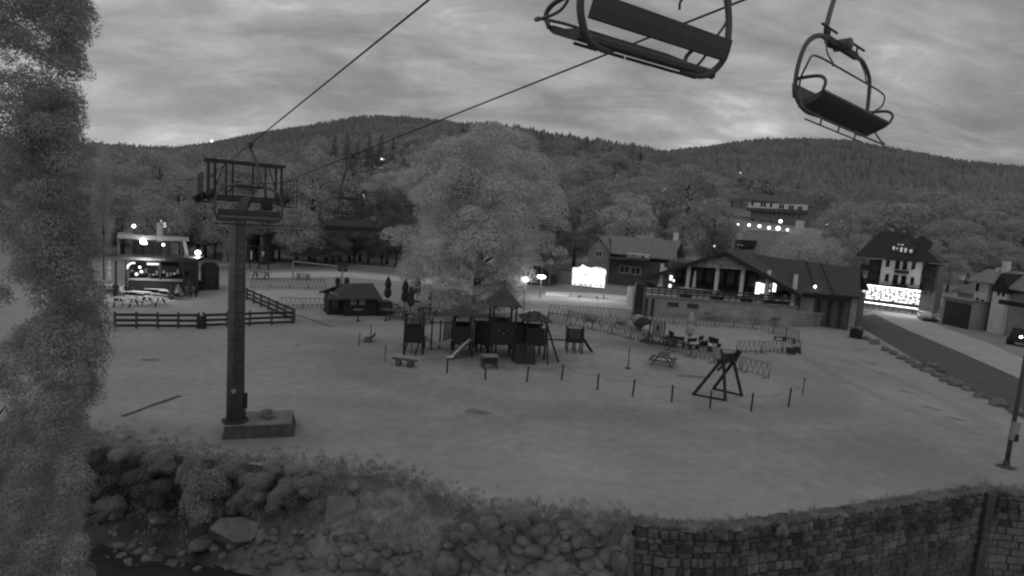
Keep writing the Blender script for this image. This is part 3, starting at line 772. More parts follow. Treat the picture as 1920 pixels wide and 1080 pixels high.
# --- houses on the hill behind
F = Face(at_px(697,190), at_px(722,188)); zb = F.p(710,345)[1]; F = Face(F.a+Vector((0,0,zb)), F.b+Vector((0,0,zb)))
h3 = thing("hill_house", "dark house high among the trees with one brightly lit balcony", "house", F.loc, F.rz)
zE = F.p(710,314)[1]; box(0, F.L, 0, 6, -6, zE).build("wall", M_dgrey, h3)
MB().prism([(-.4,zE),(F.L+.4,zE),(F.L*.5,zE+2.4)], -.4, 6.3).build("roof", M_droof, h3)
for px,py,w,h in ((707,311,3,7),(714,311,8,7),(717,298,6,3)):
    x0,x1,z0,z1 = F.rect(px,py,w,h,-.1); box(x0,x1,-.1,-.002,z0,z1).build("lit_pane", M_lit, h3)
F = Face(at_px(672,170), at_px(700,169)); zb = F.p(690,362)[1]; F = Face(F.a+Vector((0,0,zb)), F.b+Vector((0,0,zb)))
h4 = thing("hill_house", "dark gabled house lower on the slope between two lamps", "house", F.loc, F.rz)
zE = F.p(690,346)[1]; box(0, F.L, 0, 6, -6, zE).build("wall", M_dgrey, h4)
MB().prism([(-.5,zE),(F.L+.5,zE),(F.L*.7,F.p(692,330)[1])], -.4, 6.3).build("roof", M_black, h4)
lamp(687,333,165,"small bright lamp above the dark gabled hill house",.4,M_lamps); lamp(685,352,165,"dim lamp on the right of the dark gabled hill house",.3,M_lamps)
lamp(682.5,366,160,"bright street lamp on the hill just above the far lift chair",.55,M_lamp); lamp(397,264.5,1150,"tiny bright light on the far left ridge",2.0,M_lamps)
lamp(1244,355,260,"elongated white lamp among the trees above the chalet",1.0,M_lamps); lamp(1119,398,150,"tiny lamp low in the trees above the billboard",.28,M_lamps)
lamp(1340,461,112,"small lamp in the trees just behind the restaurant roof",.28,M_lamps); lamp(505,372,150,"pair of tiny lights seen through the tower platform",.3,M_lamps)
lamp(1387,325,420,"faint light on the hillside above the guest house",.9,M_lamps)

# ------------------------------------------------------------------ trees
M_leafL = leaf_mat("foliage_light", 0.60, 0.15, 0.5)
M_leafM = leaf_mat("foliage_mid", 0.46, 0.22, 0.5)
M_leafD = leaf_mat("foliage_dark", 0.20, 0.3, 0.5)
M_leafN = leaf_mat("foliage_near", 0.37, 0.2, 0.9)
M_leafS = leaf_mat("foliage_shrub", 0.38, 0.3, 1.2)
M_far = leaf_mat("foliage_far", 0.20, 0.22, 0.02, 0.0)
M_far2 = leaf_mat("foliage_slope", 0.34, 0.3, 0.05, 0.35)
def quads_mesh(name, c, nrm, size, m, asp=0.7):
    n = len(c)
    nrm = nrm / (np.linalg.norm(nrm, axis=1, keepdims=True) + 1e-9)
    r_ = rng.normal(size=(n, 3)); a = np.cross(nrm, r_); a /= (np.linalg.norm(a, axis=1, keepdims=True) + 1e-9)
    b = np.cross(nrm, a); s = size.reshape(-1, 1) * 0.5
    bend = nrm * s * 0.25
    V = np.stack([c - a*s, c - b*s*asp + bend, c + a*s, c + b*s*asp + bend], axis=1).reshape(-1, 3)
    me = bpy.data.meshes.new(name)
    me.vertices.add(4*n); me.vertices.foreach_set("co", V.astype(np.float32).ravel())
    me.loops.add(4*n); me.loops.foreach_set("vertex_index", np.arange(4*n, dtype=np.int32))
    me.polygons.add(n); me.polygons.foreach_set("loop_start", np.arange(0, 4*n, 4, dtype=np.int32))
    try: me.polygons.foreach_set("loop_total", np.full(n, 4, dtype=np.int32))
    except Exception: pass
    me.update(calc_edges=True); me.materials.append(m)
    return me
def lobe_leaves(lobes, n, s0, s1, fill=0.25, flat=1.0, up=0.25, jit=0.45):
    C_ = np.array([l[:3] for l in lobes], float); R_ = np.array([l[3] for l in lobes], float)
    w = R_**2; idx = rng.choice(len(lobes), n, p=w/w.sum())
    d = rng.normal(size=(n, 3)); d /= np.linalg.norm(d, axis=1, keepdims=True)
    low = d[:, 2] < -0.35; d[low, 2] *= -1
    rad = np.where(rng.random(n) < fill, rng.random(n)**0.5, 1 - np.abs(rng.normal(size=n))*0.13)
    # ragged surface
    rag = 1 + 0.16*np.sin(d[:, 0]*7+idx)*np.sin(d[:, 1]*6+idx*2)*np.sin(d[:, 2]*8+idx*3)
    p = C_[idx] + d * (R_[idx]*rad*rag)[:, None] * np.array([1, 1, flat])
    nr = d*0.9 + rng.normal(size=(n, 3))*jit + np.array([0, 0, up])
    return p, nr, rng.uniform(s0, s1, n)
def trunk_mb(h, r, lobes, seed=0, limbs=6, spread=.14):
    rd = random.Random(seed); m = MB()
    m.tube([(0,0,-.03*h),(rd.uniform(-.01,.01)*h,0,.25*h),(rd.uniform(-.02,.02)*h,0,.5*h),(0,0,.68*h)], r, 7, r*.25)
    for k in range(limbs):
        a = k*2.4+rd.random(); z = h*(.25+.055*k)
        m.tube([(0,0,z),(math.cos(a)*spread*h*.5,math.sin(a)*spread*h*.5,z+.07*h),(math.cos(a)*spread*h,math.sin(a)*spread*h,z+.12*h)], r*.45, 5, r*.1)
    return m
DEC = []
for v in range(5):                         # unit height broad-leaved trees
    rd = random.Random(40+v); lobes = []
    cz, rx, rzz = .53, .40, .44
    for k in range(60):
        u = rd.uniform(-1, 1); a = k*2.39996; q = math.sqrt(max(0, 1-u*u)); f = rd.uniform(.55, .86)
        taper = 1 - .25*max(0, u)
        lobes.append((math.cos(a)*q*rx*f*taper, math.sin(a)*q*rx*f*taper, cz+u*rzz*f, rd.uniform(.08, .15)))
    lobes += [(0,0,cz,.27),(0,0,cz-.18,.2)]
    p, nr, s = lobe_leaves(lobes, 14000, .011, .023, .1, .85, .35, .25)
    DEC.append(p), 
    DEC[-1] = {m.name: quads_mesh("crown", p, nr, s, m) for m in (M_leafM,)}
    base = DEC[-1][M_leafM.name]
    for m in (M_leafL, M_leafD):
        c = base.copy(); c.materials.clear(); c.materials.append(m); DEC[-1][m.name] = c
    DEC[-1]["trunk"] = trunk_mb(1.0, .028, None, v).mesh("trunk", M_bark)
CON = []
for v in range(3):
    rd = random.Random(90+v); P_, Nn, S_ = [], [], []
    for k in range(30):
        z = .06 + .92*(k/30)**.95; rr = .17*(1-z)**.85+.006; nn = int(10+60*rr/.17)
        for j in range(nn):
            a = rd.random()*6.283; f = rd.uniform(.35, 1.05)
            P_.append((math.cos(a)*rr*f, math.sin(a)*rr*f, z - rr*f*.45 + rd.uniform(-.01,.01)))
            Nn.append((math.cos(a)*.6, math.sin(a)*.6, .7)); S_.append(rd.uniform(.03,.055)*(.45+.55*rr/.17))
    me = quads_mesh("crown", np.array(P_), np.array(Nn)+rng.normal(size=(len(P_),3))*.25, np.array(S_), M_leafD, .6)
    CON.append({"crown": me, "trunk": MB().tube([(0,0,-.03),(0,0,.97)], .014, 6, .002).mesh("trunk", M_bark)})
def tree(px, ptop, D, wpx, kind, label, group=None, shade=None, v=None, zb=None, hmin=None):
    p = at_px(px, D, 0); p.z = tz(p.x, p.y) if zb is None else zb
    for _ in range(3):
        p = at_px(px, D, p.z); p.z = tz(p.x, p.y) if zb is None else zb
    h = height_to(p, ptop) - p.z
    w = wpx / FPX * D * (1.18 if kind == "d" else 1.0)
    v = random.randrange(50) if v is None else v
    if kind == "c":
        t_ = thing("spruce_tree", label, "tree", tuple(p), random.random()*6, group, (h*1.0, h*1.0, h))
        for nm in ("trunk", "crown"):
            o = bpy.data.objects.new(nm, CON[v % 3][nm]); COL.objects.link(o); o.parent = t_
        t_.scale = (w/.34, w/.34, h)
    else:
        d_ = DEC[v % 5]
        t_ = thing("broadleaf_tree", label, "tree", tuple(p), random.random()*6, group, (w/.84, w/.84, h))
        o = bpy.data.objects.new("trunk", d_["trunk"]); COL.objects.link(o); o.parent = t_
        o = bpy.data.objects.new("crown", d_[{"L": M_leafL, "M": M_leafM, "D": M_leafD}[shade or "M"].name]); COL.objects.link(o); o.parent = t_
    return t_
GL = "trees behind the snack bar"
TL = "tall tree in the dense row behind the snack bar"
for a in ((190,285,92,110,"d"),(245,292,98,100,"d"),(300,268,125,120,"d"),(335,300,90,125,"d"),(230,340,84,95,"d"),(385,335,88,95,"d"),(425,288,118,120,"d"),
          (488,276,125,120,"d"),(500,345,90,105,"d"),(295,360,80,110,"d"),(430,375,84,90,"d"),(545,300,104,100,"d"),(160,330,80,110,"d"),(120,310,80,120,"d"),(60,300,90,140,"d")):
    tree(*a, TL, GL, "M")
tree(582,262,96,150,"d","tallest broad round tree between the lift tower and the far lift chair",None,"M",1)
tree(556,375,86,95,"d","lower round tree in front of the tallest tree right of the lift tower",None,"M",2)
GD = "dark trees behind the far lift chair"
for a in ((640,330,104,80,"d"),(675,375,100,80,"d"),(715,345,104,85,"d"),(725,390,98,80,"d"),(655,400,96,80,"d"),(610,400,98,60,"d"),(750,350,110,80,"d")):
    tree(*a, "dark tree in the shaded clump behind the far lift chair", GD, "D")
GS = "spruces on the slope left of the great linden"
for a in ((625,248,170,42,"c"),(648,240,175,45,"c"),(668,262,165,40,"c"),(690,245,185,44,"c"),(712,250,200,40,"c"),(735,256,190,42,"c"),(632,290,150,40,"c"),(660,300,150,44,"c"),(757,262,230,36,"c"),(700,285,170,44,"c")):
    tree(*a, "dark spruce on the slope left of the great linden", GS)
for a in ((735,300,150,75,"d"),(600,250,170,60,"d"),(705,262,210,60,"d"),(780,250,230,70,"d"),(805,262,220,60,"d"),(680,320,148,50,"d")):
    tree(*a, "pale tree on the spruce slope left of the great linden", "pale slope trees", "M")
tree(724,312,140,80,"d","pale round tree on the slope just below the lit hill house",None,"L",3)
# ridge spruces right of the linden
GR = "spruces along the ridge right of the great linden"
pos = [(866,229),(875,225),(893,232),(997,236),(1003,243),(1013,242),(1026,248),(1033,251),(1041,246),(1052,246),(1060,250),(1066,246),(1075,252),(1083,258),(1098,253),(1108,262),(1117,261),(1129,266),(1142,272),(1152,268),(1165,272),(1176,275),(1188,280),(1199,275),(1210,283),(1018,262),(1046,270),(1090,275),(1120,283),(1150,290),(1070,268),(1190,295),(1215,300),(1228,306)]
for i, (x, y) in enumerate(pos):
    tree(x, y, 400 + (i*37) % 60, 17 + (i*5) % 8, "c", "dark spruce on the skyline ridge right of the great linden", GR, zb=None)
GM = "round trees on the slope above the chalet"
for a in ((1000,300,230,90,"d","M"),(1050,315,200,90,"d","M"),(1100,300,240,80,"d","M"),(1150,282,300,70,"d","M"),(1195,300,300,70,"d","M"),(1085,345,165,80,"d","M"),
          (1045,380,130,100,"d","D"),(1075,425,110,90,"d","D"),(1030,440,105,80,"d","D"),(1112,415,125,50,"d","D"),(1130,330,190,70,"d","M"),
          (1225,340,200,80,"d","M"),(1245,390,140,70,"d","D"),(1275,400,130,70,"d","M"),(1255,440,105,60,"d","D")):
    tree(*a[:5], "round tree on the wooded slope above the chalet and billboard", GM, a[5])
tree(1172,355,128,112,"d","big pale round tree directly above the chalet roof",None,"L",0)
tree(1183,322,170,118,"d","broad tree rising behind the big pale round tree above the chalet",None,"M",4)
tree(1285,300,185,130,"d","broad tall tree between the chalet and the guest house",None,"M",1)
tree(1335,365,135,105,"d","round tree left of the guest house above the restaurant gable",None,"M",2)
tree(1337,420,108,80,"d","dark small tree behind the left half of the restaurant roof",None,"D",3)
tree(1490,418,98,92,"d","pale round tree in front of the right end of the hipped house",None,"L",4)
tree(1545,440,96,75,"d","pale tree behind the right end of the restaurant roof",None,"L",2)
tree(1585,372,130,130,"d","large round tree between the guest house and the hotel",None,"M",0)
tree(1598,425,98,75,"d","round tree touching the left side of the hotel roof",None,"M",3)
tree(1640,300+70,190,70,"d","narrow tree on the slope above the hotel",None,"M",1)
GH = "trees behind the hotel and the pale houses"
for a in ((1697,372,160,100,"d","L"),(1745,350,210,80,"d","M"),(1765,405,120,120,"d","M"),(1790,360,170,90,"d","M"),(1835,385,150,110,"d","M"),(1880,380,165,90,"d","M"),(1912,402,130,110,"d","M"),
          (1812,440,105,90,"d","M"),(1862,445,105,100,"d","M"),(1905,455,100,90,"d","M"),(1735,445,108,70,"d","M"),(1960,390,140,120,"d","M"),(1775,470,98,60,"d","M"),(1670,410,125,80,"d","D")):
    tree(*a[:5], "broad tree in the wood behind the hotel and the pale houses", GH, a[5])
GB = "round trees round the guest house"
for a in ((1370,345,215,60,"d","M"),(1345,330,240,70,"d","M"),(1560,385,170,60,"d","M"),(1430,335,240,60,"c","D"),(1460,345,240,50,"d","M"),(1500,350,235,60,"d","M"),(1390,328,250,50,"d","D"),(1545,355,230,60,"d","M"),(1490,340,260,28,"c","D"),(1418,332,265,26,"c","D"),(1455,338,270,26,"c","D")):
    tree(*a[:5], "tree standing close behind or beside the guest house", GB, a[5])

for i in range(16):
    px = 150 + i*31 + (i*13) % 11
    tree(px, 405 + (i*29) % 38, 88 + (i*7) % 8, 62 + (i*11) % 22, "d", "low bushy tree before the tall row behind the snack bar", "low trees behind the snack bar", "MD"[i % 2], i)
for i in range(6):
    tree(612 + i*26, 408 + (i*17) % 26, 92 + (i*5) % 6, 58, "d", "low dark tree at the foot of the shaded clump", "low dark trees behind the far lift chair", "D", i)
# the great linden, its crown lobes following the real outline
LP = G(893, 585); LD = LP.y
prof = [(228,28,927),(250,80,915),(275,115,900),(300,135,895),(340,150,900),(380,160,905),(420,165,902),(460,160,898),(490,148,888),(520,120,880),(545,92,878),(565,62,880)]
lobes = []
rd = random.Random(5)
for i in range(135):
    y = rd.uniform(228, 565); hw = np.interp(y, [p[0] for p in prof], [p[1]*1.07 for p in prof]); cx = np.interp(y, [p[0] for p in prof], [p[2] for p in prof])
    a = rd.uniform(0, 6.283); f = rd.uniform(.78, 1.04)
    r_ = rd.uniform(17, 34) if hw > 60 else rd.uniform(11, 17)
    px = cx + math.cos(a)*(hw*f - r_*.6); dy = math.sin(a)*(hw*f - r_*.6)*LD/FPX
    q = at(px, y + r_*.6, LD + dy) - LP
    lobes.append((q.x, q.y, q.z, r_*LD/FPX))
for i in range(26):
    y = rd.uniform(290, 500); q = at(900+rd.uniform(-70,70), y, LD+rd.uniform(-3,3)) - LP; lobes.append((q.x,q.y,q.z,2.6))
for i in range(60):
    y = rd.uniform(465, 584); q = at(885+rd.uniform(-66,66), y, LD-rd.uniform(.5,5)) - LP; lobes.append((q.x,q.y,q.z,rd.uniform(.7,1.1)))
p, nr, s = lobe_leaves(lobes, 190000, .09, .2, .04, .85, .35, .22)
lin = thing("linden_tree", "great pale linden with a huge round crown behind the playground", "tree", tuple(LP))
o = bpy.data.objects.new("crown", quads_mesh("crown", p, nr, s, M_leafL)); COL.objects.link(o); o.parent = lin
trunk_mb(12, .5, None, 3, 8, .2).build("trunk", M_bark, lin)

# near tree down the left edge
pr = [(-60,150),(0,165),(50,172),(90,160),(130,162),(170,168),(200,160),(235,150),(262,146),(300,158),(400,166),(500,186),(560,200),(620,212),(700,200),(760,178),(850,160),(950,156),(1100,180)]
lobes = []
for i in range(900):
    y = rd.uniform(-120, 1130); xr_ = float(np.interp(y, [q[0] for q in pr], [q[1] for q in pr]))
    D_ = rd.uniform(9.5, 13.0); x = xr_ - abs(rd.gauss(0, 1))*75 - rd.uniform(10, 34)
    if x < -220: x = rd.uniform(-200, 60)
    if y < 150 and 38 < x < 112 and y > 35 and rd.random() < .6: continue
    q = at(x, y, D_); lobes.append((q.x, q.y, q.z, rd.uniform(.12, .38)*D_/11))
NP = at_px(-60, 11.5, -2.3)
lob2 = [(a-NP.x, b-NP.y, c-NP.z, r_) for a, b, c, r_ in lobes]
p, nr, s = lobe_leaves(lob2, 430000, .022, .048, .4, 1.0, .1, .3)
nt_ = thing("near_tree", "large blurry leafy tree filling the left edge close to the viewer", "tree", tuple(NP))
o = bpy.data.objects.new("crown", quads_mesh("crown", p, nr, s, M_leafN)); COL.objects.link(o); o.parent = nt_
tm = MB().tube([(0,0,-.4),(0.1,0,5),(.3,.1,10),(.5,0,15),(.6,0,18)], .28, 8, .08)
for k in range(14):
    z = 2+k*1.05; a = -.9+rd.uniform(-.7,.9); L_ = rd.uniform(.7,1.1)
    tm.tube([(.2,0,z),(.2+L_*.5*math.cos(a),L_*.5*math.sin(a),z+.5),(.2+L_*math.cos(a),L_*math.sin(a),z+1.1)], .07, 5, .012)
tm.build("trunk", M_bark, nt_)
tree(195,252,60,34,"d","thin top of a tree poking up right of the near left tree",None,"M",0)

# far woods as masses
def cone_wood(name, n, dmin, dmax, hmin, hmax, m, amin=-46, amax=46, pw=.5, keep=None, sides=6):
    a = np.radians(rng.uniform(amin, amax, n)); d = (dmin**(1/pw) + rng.random(n)*(dmax**(1/pw)-dmin**(1/pw)))**pw
    x, y = np.sin(a)*d, np.cos(a)*d; z = terrain_z(x, y)
    h = rng.uniform(hmin, hmax, n); r = h*rng.uniform(.2, .34, n)
    V, Fc = [], []
    k = sides; ang = np.arange(k)*2*np.pi/k
    ring = lambda rr, zz: np.stack([x[:,None]+np.cos(ang)*rr[:,None]*rng.uniform(.75,1.25,(n,k)), y[:,None]+np.sin(ang)*rr[:,None]*rng.uniform(.75,1.25,(n,k)), (z+zz)[:,None]+np.zeros((n,k))], 2)
    A = ring(r, h*.02); B = ring(r*.72, h*.48); Cc = ring(r*.3, h*.82); top = np.stack([x, y, z+h], 1)[:,None,:]
    V = np.concatenate([A, B, Cc, top], 1); nv = 3*k+1
    V = V.reshape(-1, 3); tri = []
    for i in range(k):
        j = (i+1) % k
        tri += [(i,j,k+j),(i,k+j,k+i),(k+i,k+j,2*k+j),(k+i,2*k+j,2*k+i),(2*k+i,2*k+j,3*k)]
    tri = np.array(tri)[None] + (np.arange(n)*nv)[:,None,None]
    tri = tri.reshape(-1).astype(np.int32)
    me = bpy.data.meshes.new(name); me.vertices.add(len(V)); me.vertices.foreach_set("co", V.astype(np.float32).ravel())
    me.loops.add(len(tri)); me.loops.foreach_set("vertex_index", tri)
    nf = len(tri)//3; me.polygons.add(nf); me.polygons.foreach_set("loop_start", np.arange(0, len(tri), 3, dtype=np.int32))
    me.update(calc_edges=True); me.materials.append(m)
    o = bpy.data.objects.new(name, me); COL.objects.link(o)
    return stuff(o)
w_ = cone_wood("mountain_forest", 30000, 440, 1330, 8, 14, M_far)
tag(w_, "dark unbroken forest covering the two far mountain ridges", "forest")
n = 1500
a = np.radians(rng.uniform(-44, 44, n)); d = np.sqrt(rng.uniform(135**2, 460**2, n)); x = np.sin(a)*d; y = np.cos(a)*d
ok = np.ones(n, bool)
for (bx, by, rr) in ((at_px(1460,195).x, 195, 26), (at_px(710,190).x, 185, 9), (at_px(686,170).x, 166, 9), (at_px(1455,160).x, 160, 22), (at_px(1435,112).x, 112, 16), (at_px(1450,140).x,140,20), (at_px(1400,180).x,180,12)):
    ok &= np.hypot(x-bx, y-by) > rr
x, y, d = x[ok], y[ok], d[ok]; z = terrain_z(x, y)
h = rng.uniform(8, 13, len(x)); 
lob = [(x[i]+rng.uniform(-1.5,1.5), y[i], z[i]+h[i]*.55+dz_, h[i]*.3) for i in range(len(x)) for dz_ in (-h[i]*.22, h[i]*.12)]
p, nr, s = lobe_leaves(lob, 210000, .5, 1.2, .1)
o = bpy.data.objects.new("slope_wood", quads_mesh("slope_wood", p, nr, s, M_far2)); COL.objects.link(o)
tag(stuff(o), "mixed broad-leaved wood covering the lower slopes behind the village", "wood")

# ------------------------------------------------------------------ retaining wall of the stream
def wall_run(pxs, label, seedk, nmax, zbot=-4.3, n_rows=15):
    pts = [G(c, float(np.interp(c, EX, EY))) for c in pxs]
    t_ = thing("retaining_wall", label, "wall", tuple(pts[0]))
    o0 = pts[0]; body = MB()
    cum = [0.0]
    for a, b in zip(pts, pts[1:]): cum.append(cum[-1] + (b-a).length)
    for a, b in zip(pts, pts[1:]):
        d = (b-a).normalized(); nrm = Vector((-d.y, d.x, 0))
        if nrm.y < 0: nrm = -nrm
        A, B = a-o0, b-o0
        q = [A - nrm*0.0, B - nrm*0.0, B + nrm*.55, A + nrm*.55]
        v = [(p.x,p.y,zbot) for p in q] + [(p.x,p.y,.02) for p in q]
        body.add(v, [(0,1,2,3),(4,7,6,5),(0,4,5,1),(1,5,6,2),(2,6,7,3),(3,7,4,0)])
    body.build("wall_body", M_mortar, t_)
    def pos(s):
        for i in range(len(cum)-1):
            if s <= cum[i+1] or i == len(cum)-2:
                f = (s-cum[i])/(cum[i+1]-cum[i]); d = (pts[i+1]-pts[i]).normalized(); return pts[i].lerp(pts[i+1], f)-o0, d
    rd = random.Random(seedk); shapes = []
    for k in range(12):
        m = MB(); sx, sz, sy = .5, .5, .5; V = []
        for sgx, sgz in ((-1,-1),(1,-1),(1,1),(-1,1)):
            V.append((sgx*.48*rd.uniform(.86,1), 0, sgz*.47*rd.uniform(.84,1)))
        F4 = [(x*.78+rd.uniform(-.04,.04), -1, z*.76+rd.uniform(-.04,.04)) for x, _, z in V]
        m.add(V+F4, [(4,5,6,7),(0,1,5,4),(1,2,6,5),(2,3,7,6),(3,0,4,7)])
        shapes.append(m.mesh("stone", M_wstone))
    cells = []
    z = -.02
    for r in range(n_rows):
        rh = rd.uniform(.15, .36); s = rd.uniform(-.2, 0)
        while s < cum[-1]-.1:
            w = rd.uniform(.17, .58)
            cells.append((s, w, z, rh)); s += w
        z -= rh
    cells.sort(key=lambda c: -c[2])
    rest_ = MB()
    for i, (s, w, z, rh) in enumerate(cells):
        s0 = max(s, 0); w0 = min(s+w, cum[-1]) - s0
        if w0 < .08: continue
        p, d = pos(s0+w0/2); dep = rd.uniform(.03, .11); rz = math.atan2(d.y, d.x)
        if i < nmax:
            o = bpy.data.objects.new("stone", shapes[i % 12]); COL.objects.link(o); o.parent = t_
            o.location = (p.x, p.y, z-rh/2+rd.uniform(-.02,.02)); o.rotation_euler = (0, rd.uniform(-.14,.14), rz); o.scale = (w0, dep, rh)
        else:
            nrm = Vector((d.y, -d.x, 0)); c = p + nrm*dep/2
            rest_.beam(p - d*w0*.45 + nrm*dep*.4 + Vector((0,0,z-rh/2)), p + d*w0*.45 + nrm*dep*.4 + Vector((0,0,z-rh/2)), dep*1.1, rh*.85)
    if rest_.v: stuff(rest_.build("stone", M_wstone, t_))
    cap = MB(); rd2 = random.Random(seedk+1); s = 0.0
    while s < cum[-1]-.05:
        w = min(rd2.uniform(.5,.95), cum[-1]-s); p, d = pos(s+w/2); nrm = Vector((d.y,-d.x,0))
        c = MB().rock((0,0,0), w*.52, .26, .07, rd2.randrange(99), 8, 4).build("capstone", M_wstone, t_)
        c.location = p - nrm*(.2+rd2.uniform(0,.06)) + Vector((0,0,.03+rd2.uniform(0,.03))); c.rotation_euler = (0, 0, math.atan2(d.y, d.x)+rd2.uniform(-.1,.1)); s += w*.95
    return t_
wall_run([1190,1260,1330,1400,1480,1560,1640,1720,1790,1846], "long curving stone retaining wall along the bottom right edge of the meadow", 3, 300)
WALLS = 1
wall_run([1858,1900,1960,2060,2200,2400], "short stone retaining wall beyond the corner at the bottom right", 8, 120)
cp = G(1851, 926); bt = thing("wall_pier", "smooth narrow pier at the corner between the two stone walls", "wall", tuple(cp+Vector((0,-.12,0))))
MB().box(-.13,.17,-.13,.5,-4.3,.05).build("pier_body", M_dconc, bt); box(-.16,.2,-.16,.55,.052,.1).build("capstone", M_dconc, bt)

# ------------------------------------------------------------------ stones of the bank and stream
RK = [MB().rock((0,0,0),1,1,1,s).mesh("stone", M_stone, True) for s in range(10)]
def rock_at(name, p, rx, ry, rz, seed=0, parent=None):
    o = bpy.data.objects.new(name, RK[seed % 10]); COL.objects.link(o); o.location = p; o.scale = (rx, ry, rz); o.rotation_euler = (random.uniform(-.3,.3), random.uniform(-.3,.3), random.random()*6)
    if parent: o.parent = parent
    return o
rd = random.Random(21)
def rip(n, x0, x1, s0, s1, r0, r1):
    for i in range(n):
        c = rd.uniform(x0, x1); p = bank_point(c, rd.uniform(s0, s1)); r = rd.uniform(r0, r1)
        rock_at("stone", p + Vector((0,0,r*.15)), r*rd.uniform(.9,1.5), r*rd.uniform(.8,1.1), r*rd.uniform(.55,.9), rd.randrange(10), bank)
rip(95, 830, 1178, 1.15, 2.75, .13, .30); rip(40, 640, 850, 1.7, 2.6, .12, .26); rip(70, 480, 700, 1.6, 2.7, .08, .20); rip(45, 200, 520, 1.7, 2.8, .06, .16)
rip(16, 860, 1178, 1.7, 2.5, .32, .46)
def boulder(px, py, z, rx, ry, rz, lab, sd):
    p = G(px, py, z); o = rock_at("boulder", tuple(p), rx, ry, rz, sd); tag(o, lab, "boulder"); return o
b = MB().prism([(-.75,-.1),(-.55,.28),(.1,.42),(.7,.3),(.62,-.3),(.1,-.42)], -.35, .35).build("boulder", M_stone); tag(b, "large flat slanted boulder at the foot of the bank below the shrubs", "boulder"); b.location = G(438,1000,-1.55); b.rotation_euler = (math.radians(-52), .25, .3)
boulder(380,1019,-1.75,.52,.3,.17,"long low pale boulder left of the large slanted one",2)
boulder(296,975,-1.7,.34,.2,.12,"flat pale boulder at the water's edge on the left",4)
b = MB().box(-.5,.5,-.2,.2,-.42,.45).build("concrete_block", M_conc); tag(b, "squared pale concrete block set in the bank", "block"); b.location = G(641,958,-.7); b.rotation_euler=(-.35,.03,.1)
boulder(662,912,-.05,.25,.2,.16,"small round pale boulder at the top of the bank above the block",6)
boulder(518,1050,-1.75,.26,.17,.12,"pale oval boulder lying among pebbles at the bottom",5)
boulder(695,1052,-1.1,.3,.22,.2,"pale boulder at the left end of the piled stones",3)
boulder(840,1060,-1.0,.42,.3,.34,"pointed dark boulder in the piled stones",7)
boulder(918,1042,-.95,.52,.34,.42,"biggest rounded boulder of the piled stones",1)
boulder(1170,1018,-.35,.14,.14,.25,"upright pale stone at the end of the retaining wall",8)
boulder(1160,1058,-.9,.26,.22,.5,"tall dark boulder leaning on the end of the retaining wall",9)

# shrubs and tufts on the bank
SH = []
for v in range(3):
    rdv = random.Random(v); lb = []
    for k in range(16):
        a = k*2.4; f = rdv.uniform(.1,.6); lb.append((math.cos(a)*f*.6, math.sin(a)*f*.6, rdv.uniform(.15,.75), rdv.uniform(.14,.3)))
    p, nr, s = lobe_leaves(lb, 14000, .018, .04, .45, 1.1)
    SH.append(quads_mesh("leaves", p, nr, s, M_leafS))
def shrub(px, py, z, w, h, lab, grp=None, v=None, m=None):
    p = G(px, py, z); t_ = thing("shrub", lab, "shrub", tuple(p), random.random()*6, grp, (w, w, h))
    o = bpy.data.objects.new("leaves", SH[(v if v is not None else random.randrange(3))]); COL.objects.link(o); o.parent = t_
    s_ = MB()
    for k in range(5): s_.tube([(0,0,-.1),(.1*math.cos(k*1.3),.1*math.sin(k*1.3),.3),(.3*math.cos(k*1.3),.3*math.sin(k*1.3),.75)], .012, 4, .004)
    s_.build("stems", M_bark, t_)
    return t_
G1 = "shrubs on the stream bank"
for i,(px,py,z,w,h,lab) in enumerate(((385,985,-1.6,1.5,2.0,"round pale shrub in the middle of the bank"),(160,925,-1.0,1.5,1.3,"shrub on the bank closest to the near tree"),(235,870,-.1,1.1,.7,"low shrub at the top of the bank under the meadow edge"),
   (300,885,-.4,1.2,.8,"low shrub beside the dark hollow"),(355,900,-.5,1.1,.9,"leafy shrub above the round pale shrub"),(430,910,-.6,1.2,.9,"leafy shrub below the tower base"),(480,940,-.8,1.1,1.0,"shrub right of the round pale shrub"),
   (530,955,-.9,1.2,1.1,"shrub above the pebbles on the bank"),(575,940,-.6,1.0,.9,"shrub left of the concrete block"),(600,975,-1.1,.8,.7,"small shrub below the concrete block"),(505,905,-.3,1.0,.7,"dark low shrub under the meadow edge right of the tower base"),
   (560,900,-.1,.9,.6,"feathery low shrub near the top of the bank"),(205,975,-1.8,1.0,.8,"shrub beside the dark water on the left"),(450,965,-1.2,.9,.9,"shrub overhanging the slanted boulder"),
   (120,990,-1.8,1.3,1.4,"shrub at the water's edge by the near tree"),(165,860,0.0,1.2,.7,"grassy shrub where the near tree meets the meadow"))):
    shrub(px,py,z,w,h,lab,G1,i%3)
for px,py,z,w,h,lab in ((960,995,-.2,1.0,.75,"dark bush above the piled stones"),(920,1000,-.3,.8,.5,"low bush left of the dark bush above the piled stones"),(1010,1012,-.4,.9,.5,"pale bush over the piled stones"),(1060,1003,-.3,.8,.4,"low pale bush near the end of the retaining wall"),(1120,1003,-.2,.8,.35,"last low bush before the retaining wall"),(880,1012,-.4,.7,.5,"bush at the left end of the piled stones"),
      (1350,1012,-.15,.5,.6,"pale bush growing out of the stone wall"),(1465,1005,-.15,.4,.45,"small bush hanging over the stone wall")):
    shrub(px,py,z,w,h,lab,"bushes above the stones")
